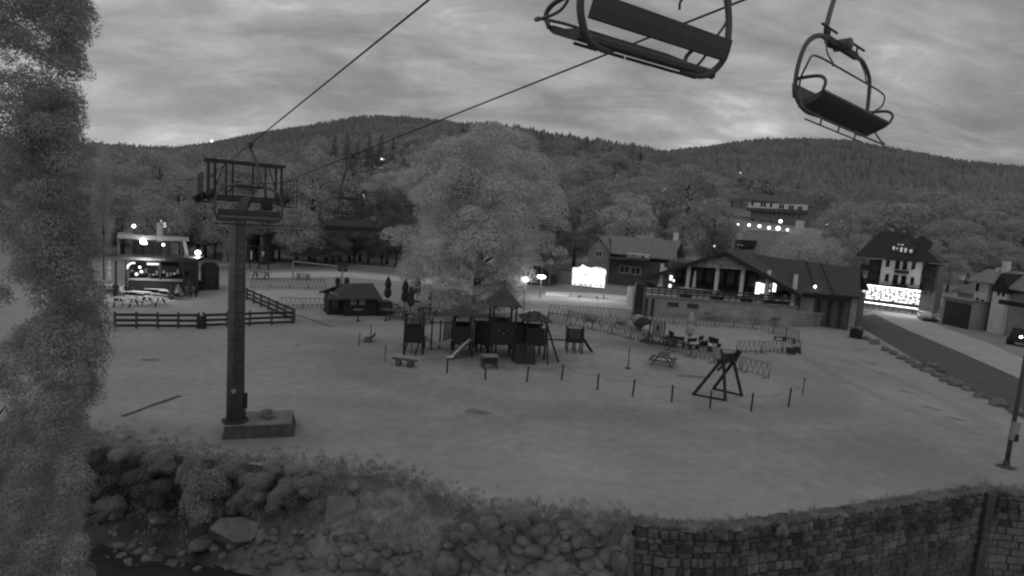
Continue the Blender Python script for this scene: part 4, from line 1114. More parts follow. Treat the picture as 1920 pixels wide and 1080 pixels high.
for px,py,z,w,h,lab in ((215,905,-.8,1.5,1.0,"darkest bush in the hollow of the bank beside the near tree"),(265,925,-1.1,1.4,1.0,"dark bush in the middle of the hollow of the bank"),(310,945,-1.3,1.2,.9,"dark bush at the right end of the hollow of the bank"),(180,885,-.4,1.3,.8,"dark bush at the top of the hollow by the near tree")):
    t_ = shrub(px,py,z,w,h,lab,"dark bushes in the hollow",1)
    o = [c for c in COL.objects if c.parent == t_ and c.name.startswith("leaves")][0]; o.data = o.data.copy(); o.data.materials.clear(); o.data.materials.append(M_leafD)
shrub(500,790,.42,.7,.5,"small weed growing on the concrete base of the lift tower",None,1)
# grass tufts along the bank edge: nobody could count them
def tufts(name, pts, hmin, hmax, m):
    V, Fc = [], []
    for (x, y, z) in pts:
        for k in range(7):
            a = rd.random()*6.28; h = rd.uniform(hmin, hmax); w = .012; lx, ly = math.cos(a)*h*rd.uniform(.1,.6), math.sin(a)*h*rd.uniform(.1,.6)
            bx, by = x+rd.uniform(-.08,.08), y+rd.uniform(-.08,.08); cx, cy = -math.sin(a)*w, math.cos(a)*w; o = len(V)
            V += [(bx-cx,by-cy,z-.02),(bx+cx,by+cy,z-.02),(bx+lx*.5+cx*.7,by+ly*.5+cy*.7,z+h*.7),(bx+lx,by+ly,z+h)]; Fc.append((o,o+1,o+2,o+3))
    me = bpy.data.meshes.new(name); me.from_pydata(V, [], Fc); me.materials.append(m); o = bpy.data.objects.new(name, me); COL.objects.link(o)
    return tag(stuff(o), "short rough grass along the edge of the stream bank", "grass")
pts = []
for i in range(5200):
    c = rd.uniform(-100, 1180); s = abs(rd.gauss(0, .75)); p = bank_point(c, min(s, 2.6)) if rd.random() < .7 else G(c, float(np.interp(c, EX, EY)) - abs(rd.gauss(0, 16)))
    pts.append(tuple(p))
for i in range(2400):
    c = rd.uniform(1180, 2100); pts.append(tuple(G(c, float(np.interp(c, EX, EY)) - 1 - abs(rd.gauss(0, 8)))))
tufts("bank_grass", pts, .06, .2, M_leafS)
# marks on the meadow
def patch(px, py, wx, wy, m=M_mark, n=14, name="bare_patch", rot=0.0):
    c = G(px, py); P_ = []
    for k in range(n):
        a = 6.283*k/n; f = rd.uniform(.8, 1.15); x = math.cos(a)*wx*f; y = math.sin(a)*wy*f
        P_.append((c.x+x*math.cos(rot)-y*math.sin(rot), c.y+x*math.sin(rot)+y*math.cos(rot), .004))
    structure(MB().add(P_, [tuple(range(n))]).build(name, m))
patch(894,773,.75,.35); patch(281,675,.5,.3); patch(1300,706,1.1,.45); patch(560,647,.25,.2); patch(1887,876,.5,.35); patch(690,640,.8,.5)
M_gut = mat("dark_gutter", 0.07, .95, .3, 2, world_co=True)
for a, b, w in (((228,781),(338,742),.13),((555,590),(622,613),.10)):
    p, q = G(*a), G(*b); d = (q-p).normalized(); nn = Vector((-d.y, d.x, 0))*w
    P_ = []
    for k in range(9): P_.append(p.lerp(q,k/8)+nn*rd.uniform(.6,1.2))
    for k in range(8,-1,-1): P_.append(p.lerp(q,k/8)-nn*rd.uniform(.6,1.2))
    structure(MB().add([(v.x,v.y,.005) for v in P_],[tuple(range(18))]).build("gutter_channel", M_gut))

# ------------------------------------------------------------------ lift tower
bp0, bp1 = G(418,824), G(550,818); TB = Face(bp0, bp1)
cb = thing("concrete_footing", "low dark concrete footing that carries the lift tower", "footing", TB.loc, TB.rz)
MB().add([(-.05,-.05,-.05),(TB.L+.05,-.05,-.05),(TB.L+.05,1.75,-.05),(-.05,1.75,-.05),(0.05,.03,.5),(TB.L-.12,.03,.5),(TB.L-.12,1.6,.5),(0.05,1.6,.5)],[(0,3,2,1),(4,5,6,7),(0,1,5,4),(1,2,6,5),(2,3,7,6),(3,0,4,7)]).build("footing_block", M_dconc, cb)
box(.02,TB.L-.09,.0,1.63,.502,.55).build("slab", M_conc, cb)
tc_ = G(441,789,.55); TD = tc_.y
tower = thing("lift_tower", "dark steel chairlift tower with ladder and wide platform head", "tower", tuple(tc_), TB.rz)
ztop = height_to(tc_, 384) - .55
MB().lathe([(.34,0),(.32,3),(.30,ztop)], 16).build("column", M_galv, tower, True)
MB().lathe([(.5,0),(.5,.05),(.36,.08)], 12).build("flange", M_steel, tower)
for k in range(8): MB().lathe([(.03,.05),(.03,.12)], 6, (.44*math.cos(k*.785),.44*math.sin(k*.785),0)).build("bolt", M_steel, tower)
lad = MB(); lx = .16
lad.beam((lx-.14,-.42,1.6),(lx-.14,-.42,ztop),.035).beam((lx+.14,-.42,1.6),(lx+.14,-.42,ztop),.035)
lo = lad.build("ladder", M_steel, tower)
rg = MB().beam((lx-.14,-.42,0),(lx+.14,-.42,0),.028).build("rung", M_steel, lo); rg.location.z = 1.7
for k in range(1, 28): same(rg, "rung", lo, (0,0,1.7+k*.28))
MB().lathe([(.1,0),(.1,.02)], 10).build("number_plate", M_lightsteel, tower)
o = [c for c in COL.objects if c.parent==tower and c.name.startswith("number_plate")][0]; o.location=(-.02,-.36,1.35); o.rotation_euler=(math.pi/2,0,0)
MB().box(.32,.44,-.14,.06,.55,1.15).build("junction_box", M_black, tower); MB().tube([(.38,-.05,.55),(.37,-.05,.05)],.025,6).build("conduit", M_black, tower)
# head, square to the ropes
S1 = at(393, 352, 24.9); S2 = at(528, 362, 26.4)
wv_ = (S2-S1); L_ = math.hypot(wv_.x, wv_.y); zc_ = (S1.z+S2.z)/2
hd_rz = math.atan2(wv_.y, wv_.x); hc = (S1+S2)/2
def HL(x, y, z): # head coordinates -> tower local
    c, s = math.cos(hd_rz), math.sin(hd_rz); wx, wy = hc.x + x*c - y*s, hc.y + x*s + y*c
    v = Vector((wx-tc_.x, wy-tc_.y, 0)); a = -TB.rz
    return (v.x*math.cos(a)-v.y*math.sin(a), v.x*math.sin(a)+v.y*math.cos(a), z - .55)
hw = L_/2
zarm = height_to(hc, 374)
MB().beam(HL(-hw-.1,0,zarm),HL(hw+.1,0,zarm),.3,.26).build("crossarm", M_steel, tower)
cxh = Vector(HL(0,0,0)); MB().beam((0,0,ztop-.6),(cxh.x,cxh.y,zarm-.55),.34,.3).build("head_bracket", M_steel, tower)
zr = height_to(hc, 306)
fr = MB()
def HB(m, a, b, w, h=None): m.beam(HL(*a), HL(*b), w, h)
HB(fr, (-hw-.2,0,zr),(hw+.15,0,zr),.11,.13); HB(fr, (-hw-.2,.6,zr-.05),(hw+.15,.6,zr-.05),.06)
fr.build("top_beam", M_steel, tower)
for x in (-hw-.05,-hw+.2,-hw+.62,-.55,.25,.75,hw-.25,hw-.02):
    m = MB(); HB(m, (x,0,zarm+.1),(x,0,zr),.07 if abs(x)<hw-.3 else .1); m.build("frame_post", M_steel, tower)
for x, s in ((-hw+.1,1),(hw-.1,-1)):
    m = MB(); HB(m, (x,0,zarm+.1),(x+s*.5,0,zr),.04); m.build("brace", M_steel, tower)
for s in (-1, 1):                          # catwalk and sheave train at each end
    m = MB()
    for y in (-1.5,-.75,0,.75,1.5): HB(m, (s*hw+s*.35,y,zarm-.1),(s*hw+s*.35,y,zarm+.95),.03)
    HB(m, (s*hw+s*.35,-1.5,zarm+.95),(s*hw+s*.35,1.5,zarm+.95),.035); HB(m, (s*hw+s*.35,-1.5,zarm+.45),(s*hw+s*.35,1.5,zarm+.45),.03)
    m.build("handrail", M_steel, tower)
    m = MB(); HB(m, (s*hw+s*.18,-1.5,zarm-.2),(s*hw+s*.18,1.5,zarm-.2),.45,.05); m.build("catwalk", M_steel, tower)
    m = MB(); HB(m, (s*hw,-1.3,zarm+.12),(s*hw,1.3,zarm+.12),.09,.14); HB(m, (s*hw,-.9,zarm-.1),(s*hw,.9,zarm-.1),.07,.2); m.build("sheave_beam", M_steel, tower)
    for y in (-1.2,-.72,-.24,.24,.72,1.2):
        a = Vector(HL(s*hw-.07,y,zarm+.16)); b = Vector(HL(s*hw+.07,y,zarm+.16)); m = MB().tube([a,b],.19,14); m.build("sheave", M_black, tower)
m = MB(); HB(m, (.55,-.2,zarm-.28),(1.0,-.2,zarm-.28),.35,.3); m.build("control_box", M_black, tower)
m = MB(); HB(m, (-hw-.55,-.3,zarm-.15),(-hw-.2,-.1,zarm+.1),.2,.3); m.build("loudspeaker", M_black, tower)

# ------------------------------------------------------------------ ropes and chairs
S1t = Vector((S1.x, S1.y, zarm+.38)); S2t = Vector((S2.x, S2.y, zarm+.38))
CW = 2.0; WD = Vector((math.sin(math.radians(56.3)), math.cos(math.radians(56.3)), 0)); FD = Vector((-WD.y, WD.x, 0))
def chair_spot(pxa, pya, pxb, WD=WD):
    best = None
    for i in range(400):
        D = 3.5 + i*.06; A = at(pxa, pya, D); B = A + WD*CW; e_ = abs(proj(B)[0]-pxb)
        if best is None or e_ < best[0]: best = (e_, A, B)
    return (best[1]+best[2])/2
WD4 = Vector((math.sin(math.radians(51.3)), math.cos(math.radians(51.3)), 0))
c3, c4 = chair_spot(1076,66,1342), chair_spot(1494,203,1626,WD4)
HT = 2.75
def rope(pts, label):
    t_ = MB().tube(pts, .018, 6).build("haul_rope", M_steel); return tag(t_, label, "cable")
S1t.z += .45; S2t.z += .45
def rope_fit(S, c, A, B, e0):
    best = None
    for e_ in np.linspace(e0-.5, e0+.5, 13):
        for z_ in np.linspace(1.5, 3.2, 36):
            Q = c + WD*float(e_) + Vector((0, 0, float(z_))); er = .4*abs(e_-e0)
            for px_, py_ in (A, B):
                lo, hi = 0.0, 1.0
                for _ in range(22):
                    m_ = (lo+hi)/2
                    if proj(S.lerp(Q, m_))[0] < px_: lo = m_
                    else: hi = m_
                er += abs(proj(S.lerp(Q, lo))[1]-py_)
            if best is None or er < best[0]: best = (er, Q)
    return best[1]
Q1 = rope_fit(S1t, c3, (545,206), (800,3), 0.0); Q2 = rope_fit(S2t, c4, (830,222), (1390,2), .4)
d1, d2 = (Q1-S1t), (Q2-S2t)
def under_rope(S, d, px, py):
    lo, hi = 0.0, 1.0
    for _ in range(40):
        m_ = (lo+hi)/2; q = S + d*m_
        if proj((q.x, q.y, q.z-1.9))[0] < px: lo = m_
        else: hi = m_
    q = S + d*lo; return Vector((q.x, q.y, height_to(q, py)))
c1, c2 = under_rope(S1t, d1, 467, 413), under_rope(S2t, d2, 656, 431)
R1e, R2e = S1t + d1*1.5, S2t + d2*1.5
B1, B2 = S1t - d1*1.6, S2t - d2*1.6
B1.z = S1t.z - .4; B2.z = S2t.z - .4
rope([B1, S1t, R1e], "left haul rope running from the tower up over the viewer"); rope([B2, S2t, R2e], "right haul rope running from the tower up over the viewer")
def rope_pt(S, d, c):
    u = Vector((d.x, d.y)); t = ((c.x-S.x)*u.x + (c.y-S.y)*u.y)/u.length_squared; return S + d*t
M_chair = mat("chair_vinyl", .085, .6, .15, 3); M_tube = mat("chair_tube", .11, .5, .2, 4)
def smooth(path, k=5):                     # rounded bends
    P_ = [Vector(q) for q in path]; P_ = [P_[0]*2-P_[1]] + P_ + [P_[-1]*2-P_[-2]]; out = []
    for i in range(1, len(P_)-2):
        a, b, c, d = P_[i-1:i+3]
        for j in range(k):
            t = j/k; out.append(.5*((2*b)+(c-a)*t+(2*a-5*b+4*c-d)*t*t+(3*b-a-3*c+d)*t**3))
    return out + [P_[-2]]
def make_chair(label, loc, flip, ropept, closed=False, WD=WD, tilt=0.0):
    rz = math.atan2(WD.y, WD.x) + (math.pi if flip else 0)
    t_ = thing("lift_chair", label, "lift chair", tuple(loc), rz, "chairs hanging on the lift")
    t_.rotation_euler = (0, tilt, rz)
    if tilt: t_.scale = (1, .62, .84)
    h = CW/2
    prof_ = [(-.02,.03),(.02,.075),(.2,.11),(.38,.18),(.44,.185),(.45,.15),(.38,.10),(.2,.03),(.02,-.03),(-.02,-.01)]
    V = [(-h+.04,y,z) for y,z in prof_] + [(h-.04,y,z) for y,z in prof_]; n = len(prof_)
    seat = MB().add(V, [tuple(range(n)), tuple(reversed(range(n,2*n)))] + [(k,n+k,n+(k+1)%n,(k+1)%n) for k in range(n)]).build("seat", M_chair, t_)
    for k in range(5 if closed else 0): MB().beam((-h+.3+k*.35,.04,-.055),(-h+.3+k*.35,.36,.062),.04,.03).build("bracket", M_steel, seat)
    if not closed: MB().tube([(-h+.2,.02,-.14),(h-.2,.02,-.14)], .012, 5).build("stay_rail", M_steel, seat)
    for k in (() if closed else (-.6,-.1,.4)): MB().beam((k,.02,-.14),(k,.03,-.03),.02).build("stay", M_steel, seat)
    prof_ = [(-.10,.14),(-.13,.22),(-.17,.33),(-.21,.33),(-.19,.22),(-.16,.13)]; n = len(prof_)
    V = [(-h+.06,y,z) for y,z in prof_] + [(h-.06,y,z) for y,z in prof_]
    MB().add(V, [tuple(range(n)), tuple(reversed(range(n,2*n)))] + [(k,n+k,n+(k+1)%n,(k+1)%n) for k in range(n)]).build("backrest", M_chair, t_)
    bh, yb = 1.08, -.06
    path = [(-h+.5,.05,-.03),(-h+.2,.0,-.02),(-h+.03,yb,.12),(-h-.02,yb-.02,.3),(-h+.0,yb-.02,.6),(-h+.1,yb,.88),(-h+.34,yb,1.05),(-h+.6,yb,bh),(0,yb,bh),(h-.6,yb,bh),(h-.34,yb,1.05),(h-.1,yb,.88),(h-.0,yb-.02,.6),(h+.02,yb-.02,.3),(h-.03,yb,.12),(h-.2,.0,-.02),(h-.5,.05,-.03)]
    MB().tube(smooth(path), .036, 8).build("bail_frame", M_tube, t_, True)
    for s in (-1,1):
        MB().tube(smooth([(s*(h-.02),-.14,.36),(s*(h+.0),.05,.37),(s*(h+.0),.34,.36),(s*(h+.0),.46,.28),(s*(h-.02),.42,.16)]), .024, 7).build("armrest", M_tube, t_, True)
        MB().tube(smooth([(s*.48,yb,bh),(s*.56,.06,bh-.22),(s*.54,.10,bh-.30),(s*.50,.16,bh-.38),(s*.54,.2,bh-.44)]), .014, 5).build("bar_link", M_tube, t_, True)
        if closed: MB().tube(smooth([(s*(h-.02),-.05,bh-.1),(s*(h+.1),.0,.78),(s*(h+.12),.05,.6),(s*(h+.01),.08,.42),(s*(h+.02),.2,.26),(s*(h+.12),.42,.2),(s*(h+.05),.5,.25),(s*(h-.25),.5,.27)]), .015, 6).build("side_loop", M_tube, t_, True)
        else: MB().tube(smooth([(s*(h-.16),.2,bh-.42),(s*(h+.06),.2,bh-.46),(s*(h+.1),.15,bh-.6),(s*(h+.03),.02,.36),(s*(h+.02),.02,.2),(s*(h+.12),.2,-.05),(s*(h+.08),.34,-.14),(s*(h-.2),.38,-.17)]), .015, 6).build("side_loop", M_tube, t_, True)
    if closed: MB().tube([(-h+.25,.5,.27),(h-.25,.5,.27)], .015, 6).build("safety_bar", M_tube, t_, True)
    else:
        MB().tube([(-h+.16,.2,bh-.42),(h-.16,.2,bh-.42)], .015, 6).build("safety_bar", M_tube, t_, True)
        MB().tube([(-h+.2,.38,-.17),(h-.2,.38,-.17)], .015, 6).build("footrest", M_tube, t_, True)
    MB().beam((-.42,yb-.005,bh),(.42,yb-.005,bh),.08,.09).build("bail_sleeve", M_steel, t_)
    for s in (-1,1): MB().beam((s*.62,yb,bh+.15),(s*.2,yb,bh+.15),.028).beam((s*.4,yb,bh+.06),(s*.4,yb,bh+.14),.025).build("wind_plate", M_steel, t_)
    MB().tube([(0,yb-.16,bh+.05),(0,yb+.14,bh+.05)],.085,14).build("damper", M_tube, t_, True)
    c, s = math.cos(-rz), math.sin(-rz); v = ropept - loc; lr = (v.x*c - v.y*s, v.x*s + v.y*c, v.z)
    lr = (lr[0]*math.cos(tilt) - lr[2]*math.sin(tilt), lr[1]/t_.scale[1], (lr[0]*math.sin(tilt) + lr[2]*math.cos(tilt))/t_.scale[2])
    MB().tube(smooth([(0.02,yb-.1,bh+.04),(.16,yb-.16,bh+.02),(.26,yb-.17,bh+.12),(.28,yb-.16,bh+.35),(lr[0]+.12,lr[1]-.05,lr[2]*.85),(lr[0],lr[1],lr[2]-.08)]), .042, 8).build("hanger", M_tube, t_, True)
    gx = Vector(lr); MB().beam(gx+Vector((0,-.2,-.03)), gx+Vector((0,.2,-.03)), .1, .14).build("grip", M_steel, t_)
    return t_
make_chair("chair hanging in front of the tower platform, farthest left", c1, False, rope_pt(S1t, d1, c1))
make_chair("empty chair against the dark trees right of the tower", c2, True, rope_pt(S2t, d2, c2))
make_chair("nearest chair at the top edge, its frame cut off above", c3, False, rope_pt(S1t, d1, c3), True)
lo, hi = .6, 1.6
for _ in range(40):
    m_ = (lo+hi)/2
    if proj(S2t + d2*m_)[0] < 1594: lo = m_
    else: hi = m_
r4 = S2t + d2*lo
if (r4-c4).length > 3.2: r4 = rope_pt(S2t, d2, c4)
make_chair("chair at the upper right with its whole rounded frame in view", c4, True, r4, WD=WD4, tilt=math.radians(-2))

# ------------------------------------------------------------------ board fences, left
def board_fence(a, b, label, n, h=1.15, rails=(.22,.58,.95), gap=True):
    F_ = Face(a, b); t_ = thing("board_fence", label, "fence", F_.loc, F_.rz)
    seg = F_.L/n
    rl = box(.06, seg-.06, -.06, -.02, -.09, .09).build("rail", M_dwood, t_); first = True
    for k in range(n):
        for z in rails:
            if first: rl.location = (0,0,z); first = False; continue
            same(rl, "rail", t_, (k*seg, random.uniform(-.01,.01), z + random.uniform(-.02,.02)))
    ps = MB().box(-.07,.07,0,.14,0,h).build("post", M_wood, t_)
    for k in range(1, n+1): same(ps, "post", t_, (k*seg,0,0))
    return t_
board_fence(G(215,616), G(372,616), "left half of the long dark rail fence in front of the snack bar", 4)
board_fence(G(382,615), G(549,608), "right half of the long dark rail fence ending at the corner", 4)
board_fence(G(553,605), G(452,557), "dark rail fence running back from the corner towards the snack bar", 7)
bn = G(375,617); t_ = thing("litter_bin", "dark square litter bin standing in the gap of the rail fence", "bin", tuple(bn)); box(-.25,.25,0,.4,0,.85).build("body", M_black, t_); box(-.28,.28,-.03,.43,.852,.92).build("lid", M_steel, t_)
for s in (-.2,.2): MB().beam((s,.2,.92),(s,.2,1.08),.05).build("handle", M_black, t_)

# ------------------------------------------------------------------ snack bar
F = Face(G(222,553), G(352,556))
sb = thing("snack_bar", "open timber snack bar with a pale canopy frame lit by one strong lamp", "kiosk", F.loc, F.rz)
def Z(py, px=290, off=0): return F.p(px, py, off)[1]
def X(px, py=500, off=0): return F.p(px, py, off)[0]
box(X(225),X(355),2.6,2.8,0,Z(487,290,2.6)).build("back_wall", M_dwood, sb)
box(X(232),X(322),2.4,2.598,Z(485,290,2.5),Z(453,290,2.4)).build("upper_wall", mat("board_wall", .075, .9, .25, 1.5), sb)
for k in range(5): x=X(236+k*17); box(x,x+.1,2.3,2.398,Z(484,290,2.5),Z(455,290,2.4)).build("mullion", M_dwood, sb)
MB().box(X(220,446,-.3),X(352,446,-.3),-.3,.1,Z(450,290,-.3),Z(442,290,-.3)).build("canopy_beam", mat("lit_canopy", .33, .8, .15, 2), sb)
for px in (222, 340): MB().beam((X(px,450,-.2),-.2,Z(450,290,-.2)),(X(px,487,-.2),-.2,Z(487,290,-.2)),.12).build("canopy_post", M_wood, sb)
MB().add([F.P(342,447,-.3),F.P(347,447,-.3),F.P(355,482,-.1),F.P(347,482,-.1),F.P(342,447,.2),F.P(347,447,.2),F.P(355,482,.3),F.P(347,482,.3)],[(0,3,2,1),(4,5,6,7),(0,1,5,4),(1,2,6,5),(2,3,7,6),(3,0,4,7)]).build("canopy_leg", M_cream, sb)
box(X(213,486,-.6),X(310,486,-.6),-.6,2.598,Z(489,290,-.6),Z(484,290,-.6)).build("shelf_roof", M_wood, sb)
box(X(310,486,-.6)+.01,X(370,486,-.6),-.6,2.598,Z(489,290,-.6),Z(482,290,-.6)).build("shelf_roof", M_black, sb)
for k in range(5): x=X(224+k*6,441,-.2); MB().lathe([(.07,0),(.09,.08),(.02,.16)],6,(x,-.1,Z(442,290,-.3))).build("finial", M_cream, sb)
for px in (217,236,300,345,368): x=X(px,500,-.4); MB().box(x-.07,x+.07,-.45,-.3,0,Z(489,px,-.4)).build("post", M_dwood, sb)
box(X(240,530,-.5),X(342,530,-.5),-.5,.2,Z(527,290,-.5),Z(524,290,-.5)).build("counter", M_lwood, sb)
box(X(240,530,-.45),X(342,530,-.45),-.4,.1,0,Z(527,290,-.5)-.01).build("counter_front", M_dwood, sb)
for k in range(14):
    x = X(246+k*6.6,520,1.8); z = Z(515+((k*7)%9)-4,290,1.8); q = box(x,x+.16,1.7,1.95,z,z+.2+.1*((k*5)%3)).build("box", (M_cloth, M_grey, M_lwood)[k%3], sb); q.name="bottle_rack"
box(X(276,494,.5),X(300,494,.5),.4,.6,Z(497,290,.5),Z(493,290,.5)).build("light_fitting", mat("lit_board", .6, .8, .1, 2), sb)
lf = lambda px,py,off,r,m=M_lamp,nm="light": MB().lathe([(.001,-r),(r*.8,-r*.6),(r,0),(r*.8,r*.6),(.001,r)],8,F.P(px,py,off)).build(nm,m,sb)
lf(268,453,-.5,.24); lf(273,456,-.5,.12); lf(306,459,-.4,.1)
for px,py in ((262,501),(265,509),(256,514)): lf(px,py,-.2,.1,M_lamps)
arc_ = [F.P(*q,-.3) for q in ((237,504),(241,497),(247,493),(253,493))]
MB().tube(arc_, .09, 6).build("neon_arc", glow("soft_tube", 1.6), sb)
def on_ground(px, py, D=None): return G(px, py) if D is None else at_px(px, D)
# lettered sign and masts behind
sg = thing("mast_sign", "small lit letters on a pole above the snack bar roof", "sign", tuple(at_px(300, 62)))
zt = height_to(sg.location, 418)
MB().lathe([(.35,0),(.33,zt)],6).build("mast", M_cream, sg)
def letter(ch, px, py, hpx, Dp, m):
    c = bpy.data.curves.new("letter", "FONT"); c.body = ch; c.size = 1.0; c.extrude = .05
    o = bpy.data.objects.new("letter_tmp", c); COL.objects.link(o); bpy.context.view_layer.update()
    me = bpy.data.meshes.new_from_object(o.evaluated_get(bpy.context.evaluated_depsgraph_get())); me.name = "letter"; bpy.data.objects.remove(o)
    me.materials.clear(); me.materials.append(m)
    p = at(px, py, Dp); s_ = hpx/FPX*Dp/.7
    o = bpy.data.objects.new("letter", me); COL.objects.link(o); o.location = p - Vector(sg.location); o.scale = (s_,)*3; o.rotation_euler = (math.pi/2,0,0); o.parent = sg; return o
letter("S", 306, 426, 9, 61.6, glow("sign_glow", .9)); letter("'", 301, 423, 10, 61.6, glow("sign_glow", .9)); letter("x", 320, 420, 6, 61.6, M_cream); letter("*", 314, 437, 9, 61.6, M_cream)
MB().beam(at(300,420,61.8)-Vector(sg.location), at(326,433,61.8)-Vector(sg.location), .05).build("bracket", M_steel, sg)
lamp(251,424,62,"small bright lamp on a thin pole left of the mast above the snack bar",.16,M_lamp); lamp(371,474,56,"star bright lamp at the right end of the snack bar",.24,M_lamp)
# black shed right of the bar
F = Face(G(377,544), G(411,544)); s_ = thing("dark_shed", "tall black arched shed at the right end of the snack bar", "shed", F.loc, F.rz)
L2=F.L; z=F.p(390,492)[1]; MB().prism([(0,0),(L2,0),(L2,z*.85),(L2*.7,z),(L2*.25,z),(0,z*.9)],0,2.2).build("shell", M_black, s_); box(L2*.2,L2*.75,-.04,-.002,0,z*.75).build("door", M_steel, s_)
F = Face(G(356,545), G(378,545)); s_ = thing("side_counter", "low dark counter joining the snack bar to the black shed", "counter", F.loc, F.rz); box(0,F.L,0,.8,0,.95).build("front", M_dwood, s_); box(-.1,F.L,-.1,.9,.952,1.0).build("top", M_wood, s_)
# deck tables and sun loungers before the bar
def picnic(p, rz, label, top, scale=1.0, group=None, stone=False):
    t_ = thing("picnic_table", label, "picnic table", tuple(p), rz, group, (scale,)*3)
    for k in range(5): box(-.9,.9,-.35+k*.14,-.22+k*.14,.72,.76).build("top_board", top, t_)
    for s in (-1,1):
        for k in range(2): box(-.9,.9,s*.62+k*.13*s,s*.62+(k*.13+.12)*s,.42,.46).build("seat_board", top, t_)
        MB().beam((s*.62,-.72,0),(s*.62,-.22,.72),.09,.06).build("leg", M_dwood, t_); MB().beam((s*.62,.72,0),(s*.62,.22,.72),.09,.06).build("leg", M_dwood, t_)
        MB().beam((s*.62,-.8,.385),(s*.62,.8,.385),.05,.06).build("seat_bearer", M_dwood, t_)
    return t_
M_tabl = mat("pale_table_top", .6, .8, .15, 3)
for px,py,r,l in ((262,562,.1,"pale picnic table nearest the viewer before the snack bar"),(318,560,-.1,"pale picnic table right of the nearest one"),(258,543,.05,"pale picnic table under the snack bar lamp"),(315,543,0,"picnic table against the right half of the bar counter"),
                  (205,548,.2,"shaded picnic table at the left end of the snack bar"),(345,552,.4,"picnic table beside the side counter")):
    picnic(G(px,py), r, l, M_tabl, .95, "tables before the snack bar")
for px0,px1,l in ((236,284,"wide pale deck mat in front of the snack bar tables"),(296,334,"narrow pale deck mat right of the wide one")):
    a,b=G(px0,567),G(px1,565); F=Face(a,b); m_=thing("deck_mat",l,"mat",F.loc,F.rz)
    for k in range(6): box(0,F.L,k*.42,k*.42+.38,.004,.05).build("board", M_tabl, m_)
M_skin = mat("skin", .3, .7, .1, 4); M_shirt = mat("light_shirt", .33, .9, .2, 4); M_dshirt = mat("dark_shirt", .06, .9, .2, 4)
def person(p, rz, label, pose="stand", shirt=None, h=1.72):
    t_ = thing("person", label, "person", tuple(p), rz)
    k = h/1.75; sit = pose == "sit"
    J = {"pel":(0,0,.95)} if not sit else {"pel":(0,0,.52)}
    pz = J["pel"][2]
    V = [(0,0,pz),(0,.0,pz+.25),(0,.01,pz+.48),(0,.01,pz+.58),(0,0,pz+.68),(0,0,pz+.8)]
    Rr = [(.15,.11),(.14,.1),(.17,.1),(.06,.06),(.085,.1),(.06,.08)]; E_ = [(0,1),(1,2),(2,3),(3,4),(4,5)]
    for s in (-1,1):
        o = len(V)
        if sit: V += [(s*.1,0,pz-.02),(s*.12,-.42,pz),(s*.12,-.44,.08),(s*.12,-.58,.05)]
        else: V += [(s*.1,0,pz-.06),(s*.12,-.02,.5),(s*.12,.02,.08),(s*.13,-.14,.04)]
        Rr += [(.09,.09),(.06,.06),(.045,.045),(.035,.035)]; E_ += [(0,o),(o,o+1),(o+1,o+2),(o+2,o+3)]
        o = len(V); V += [(s*.19,0,pz+.46),(s*.25,.0 if not sit else -.08,pz+.2),(s*.22,-.2,pz+.08),(s*.2,-.28,pz+.08)]
        Rr += [(.055,.055),(.045,.045),(.032,.032),(.03,.03)]; E_ += [(2,o),(o,o+1),(o+1,o+2),(o+2,o+3)]
    me = bpy.data.meshes.new("body"); me.from_pydata([tuple(c*k for c in v) for v in V], E_, []); me.materials.append(shirt or M_dshirt)
    o = bpy.data.objects.new("body", me); COL.objects.link(o); o.parent = t_
    md = o.modifiers.new("skin", "SKIN")
    for i, r_ in enumerate(Rr): me.skin_vertices[0].data[i].radius = r_
    me.skin_vertices[0].data[0].use_root = True
    o.modifiers.new("sub", "SUBSURF").levels = 1
    hz = (pz+.74)*k; MB().lathe([(.05,-.02),(.095,.0),(.1,.05),(.06,.11),(.01,.13)],8,(0,.015,hz)).build("hair", M_black, t_)
    return t_
person(G(334,559),1.2,"person in a light shirt seated at the right end of the snack bar tables","sit",M_shirt)
person(G(217,566),.3,"standing person in dark clothes at the left end of the snack bar tables","stand",M_dshirt)
person(G(283,550),2.9,"person standing between the two rows of tables before the snack bar","stand",M_dshirt)
person(G(356,560),.6,"dark dressed person at the side counter by the black shed","stand",M_dshirt)
# hanging straw figure on its pole at the left
hp = at_px(165, 44); hf = thing("scarecrow", "dark ragged scarecrow with outstretched arms on a pole left of the snack bar", "scarecrow", tuple(hp))
zt = height_to(hp, 400); z0 = height_to(hp, 470)
MB().lathe([(.04,0),(.035,zt-.35)],6).build("pole", M_steel, hf); hh_=zt-z0
MB().lathe([(.01,z0),(.3,z0+.1*hh_),(.38,z0+.3*hh_),(.2,z0+.62*hh_),(.1,z0+.7*hh_)],9).build("dress", M_dcloth, hf)
MB().tube([(-.9,0,z0+.58*hh_),(0,0,z0+.66*hh_),(.5,0,z0+.62*hh_)],.07,6,.03).build("arm_bar", M_wood, hf)
MB().lathe([(.02,z0+.7*hh_),(.14,z0+.76*hh_),(.12,z0+.84*hh_),(.02,z0+.86*hh_)],8).build("head", M_grey, hf); MB().lathe([(.3,z0+.85*hh_),(.28,z0+.865*hh_),(.14,z0+.88*hh_),(.02,zt)],8).build("hat", M_black, hf)
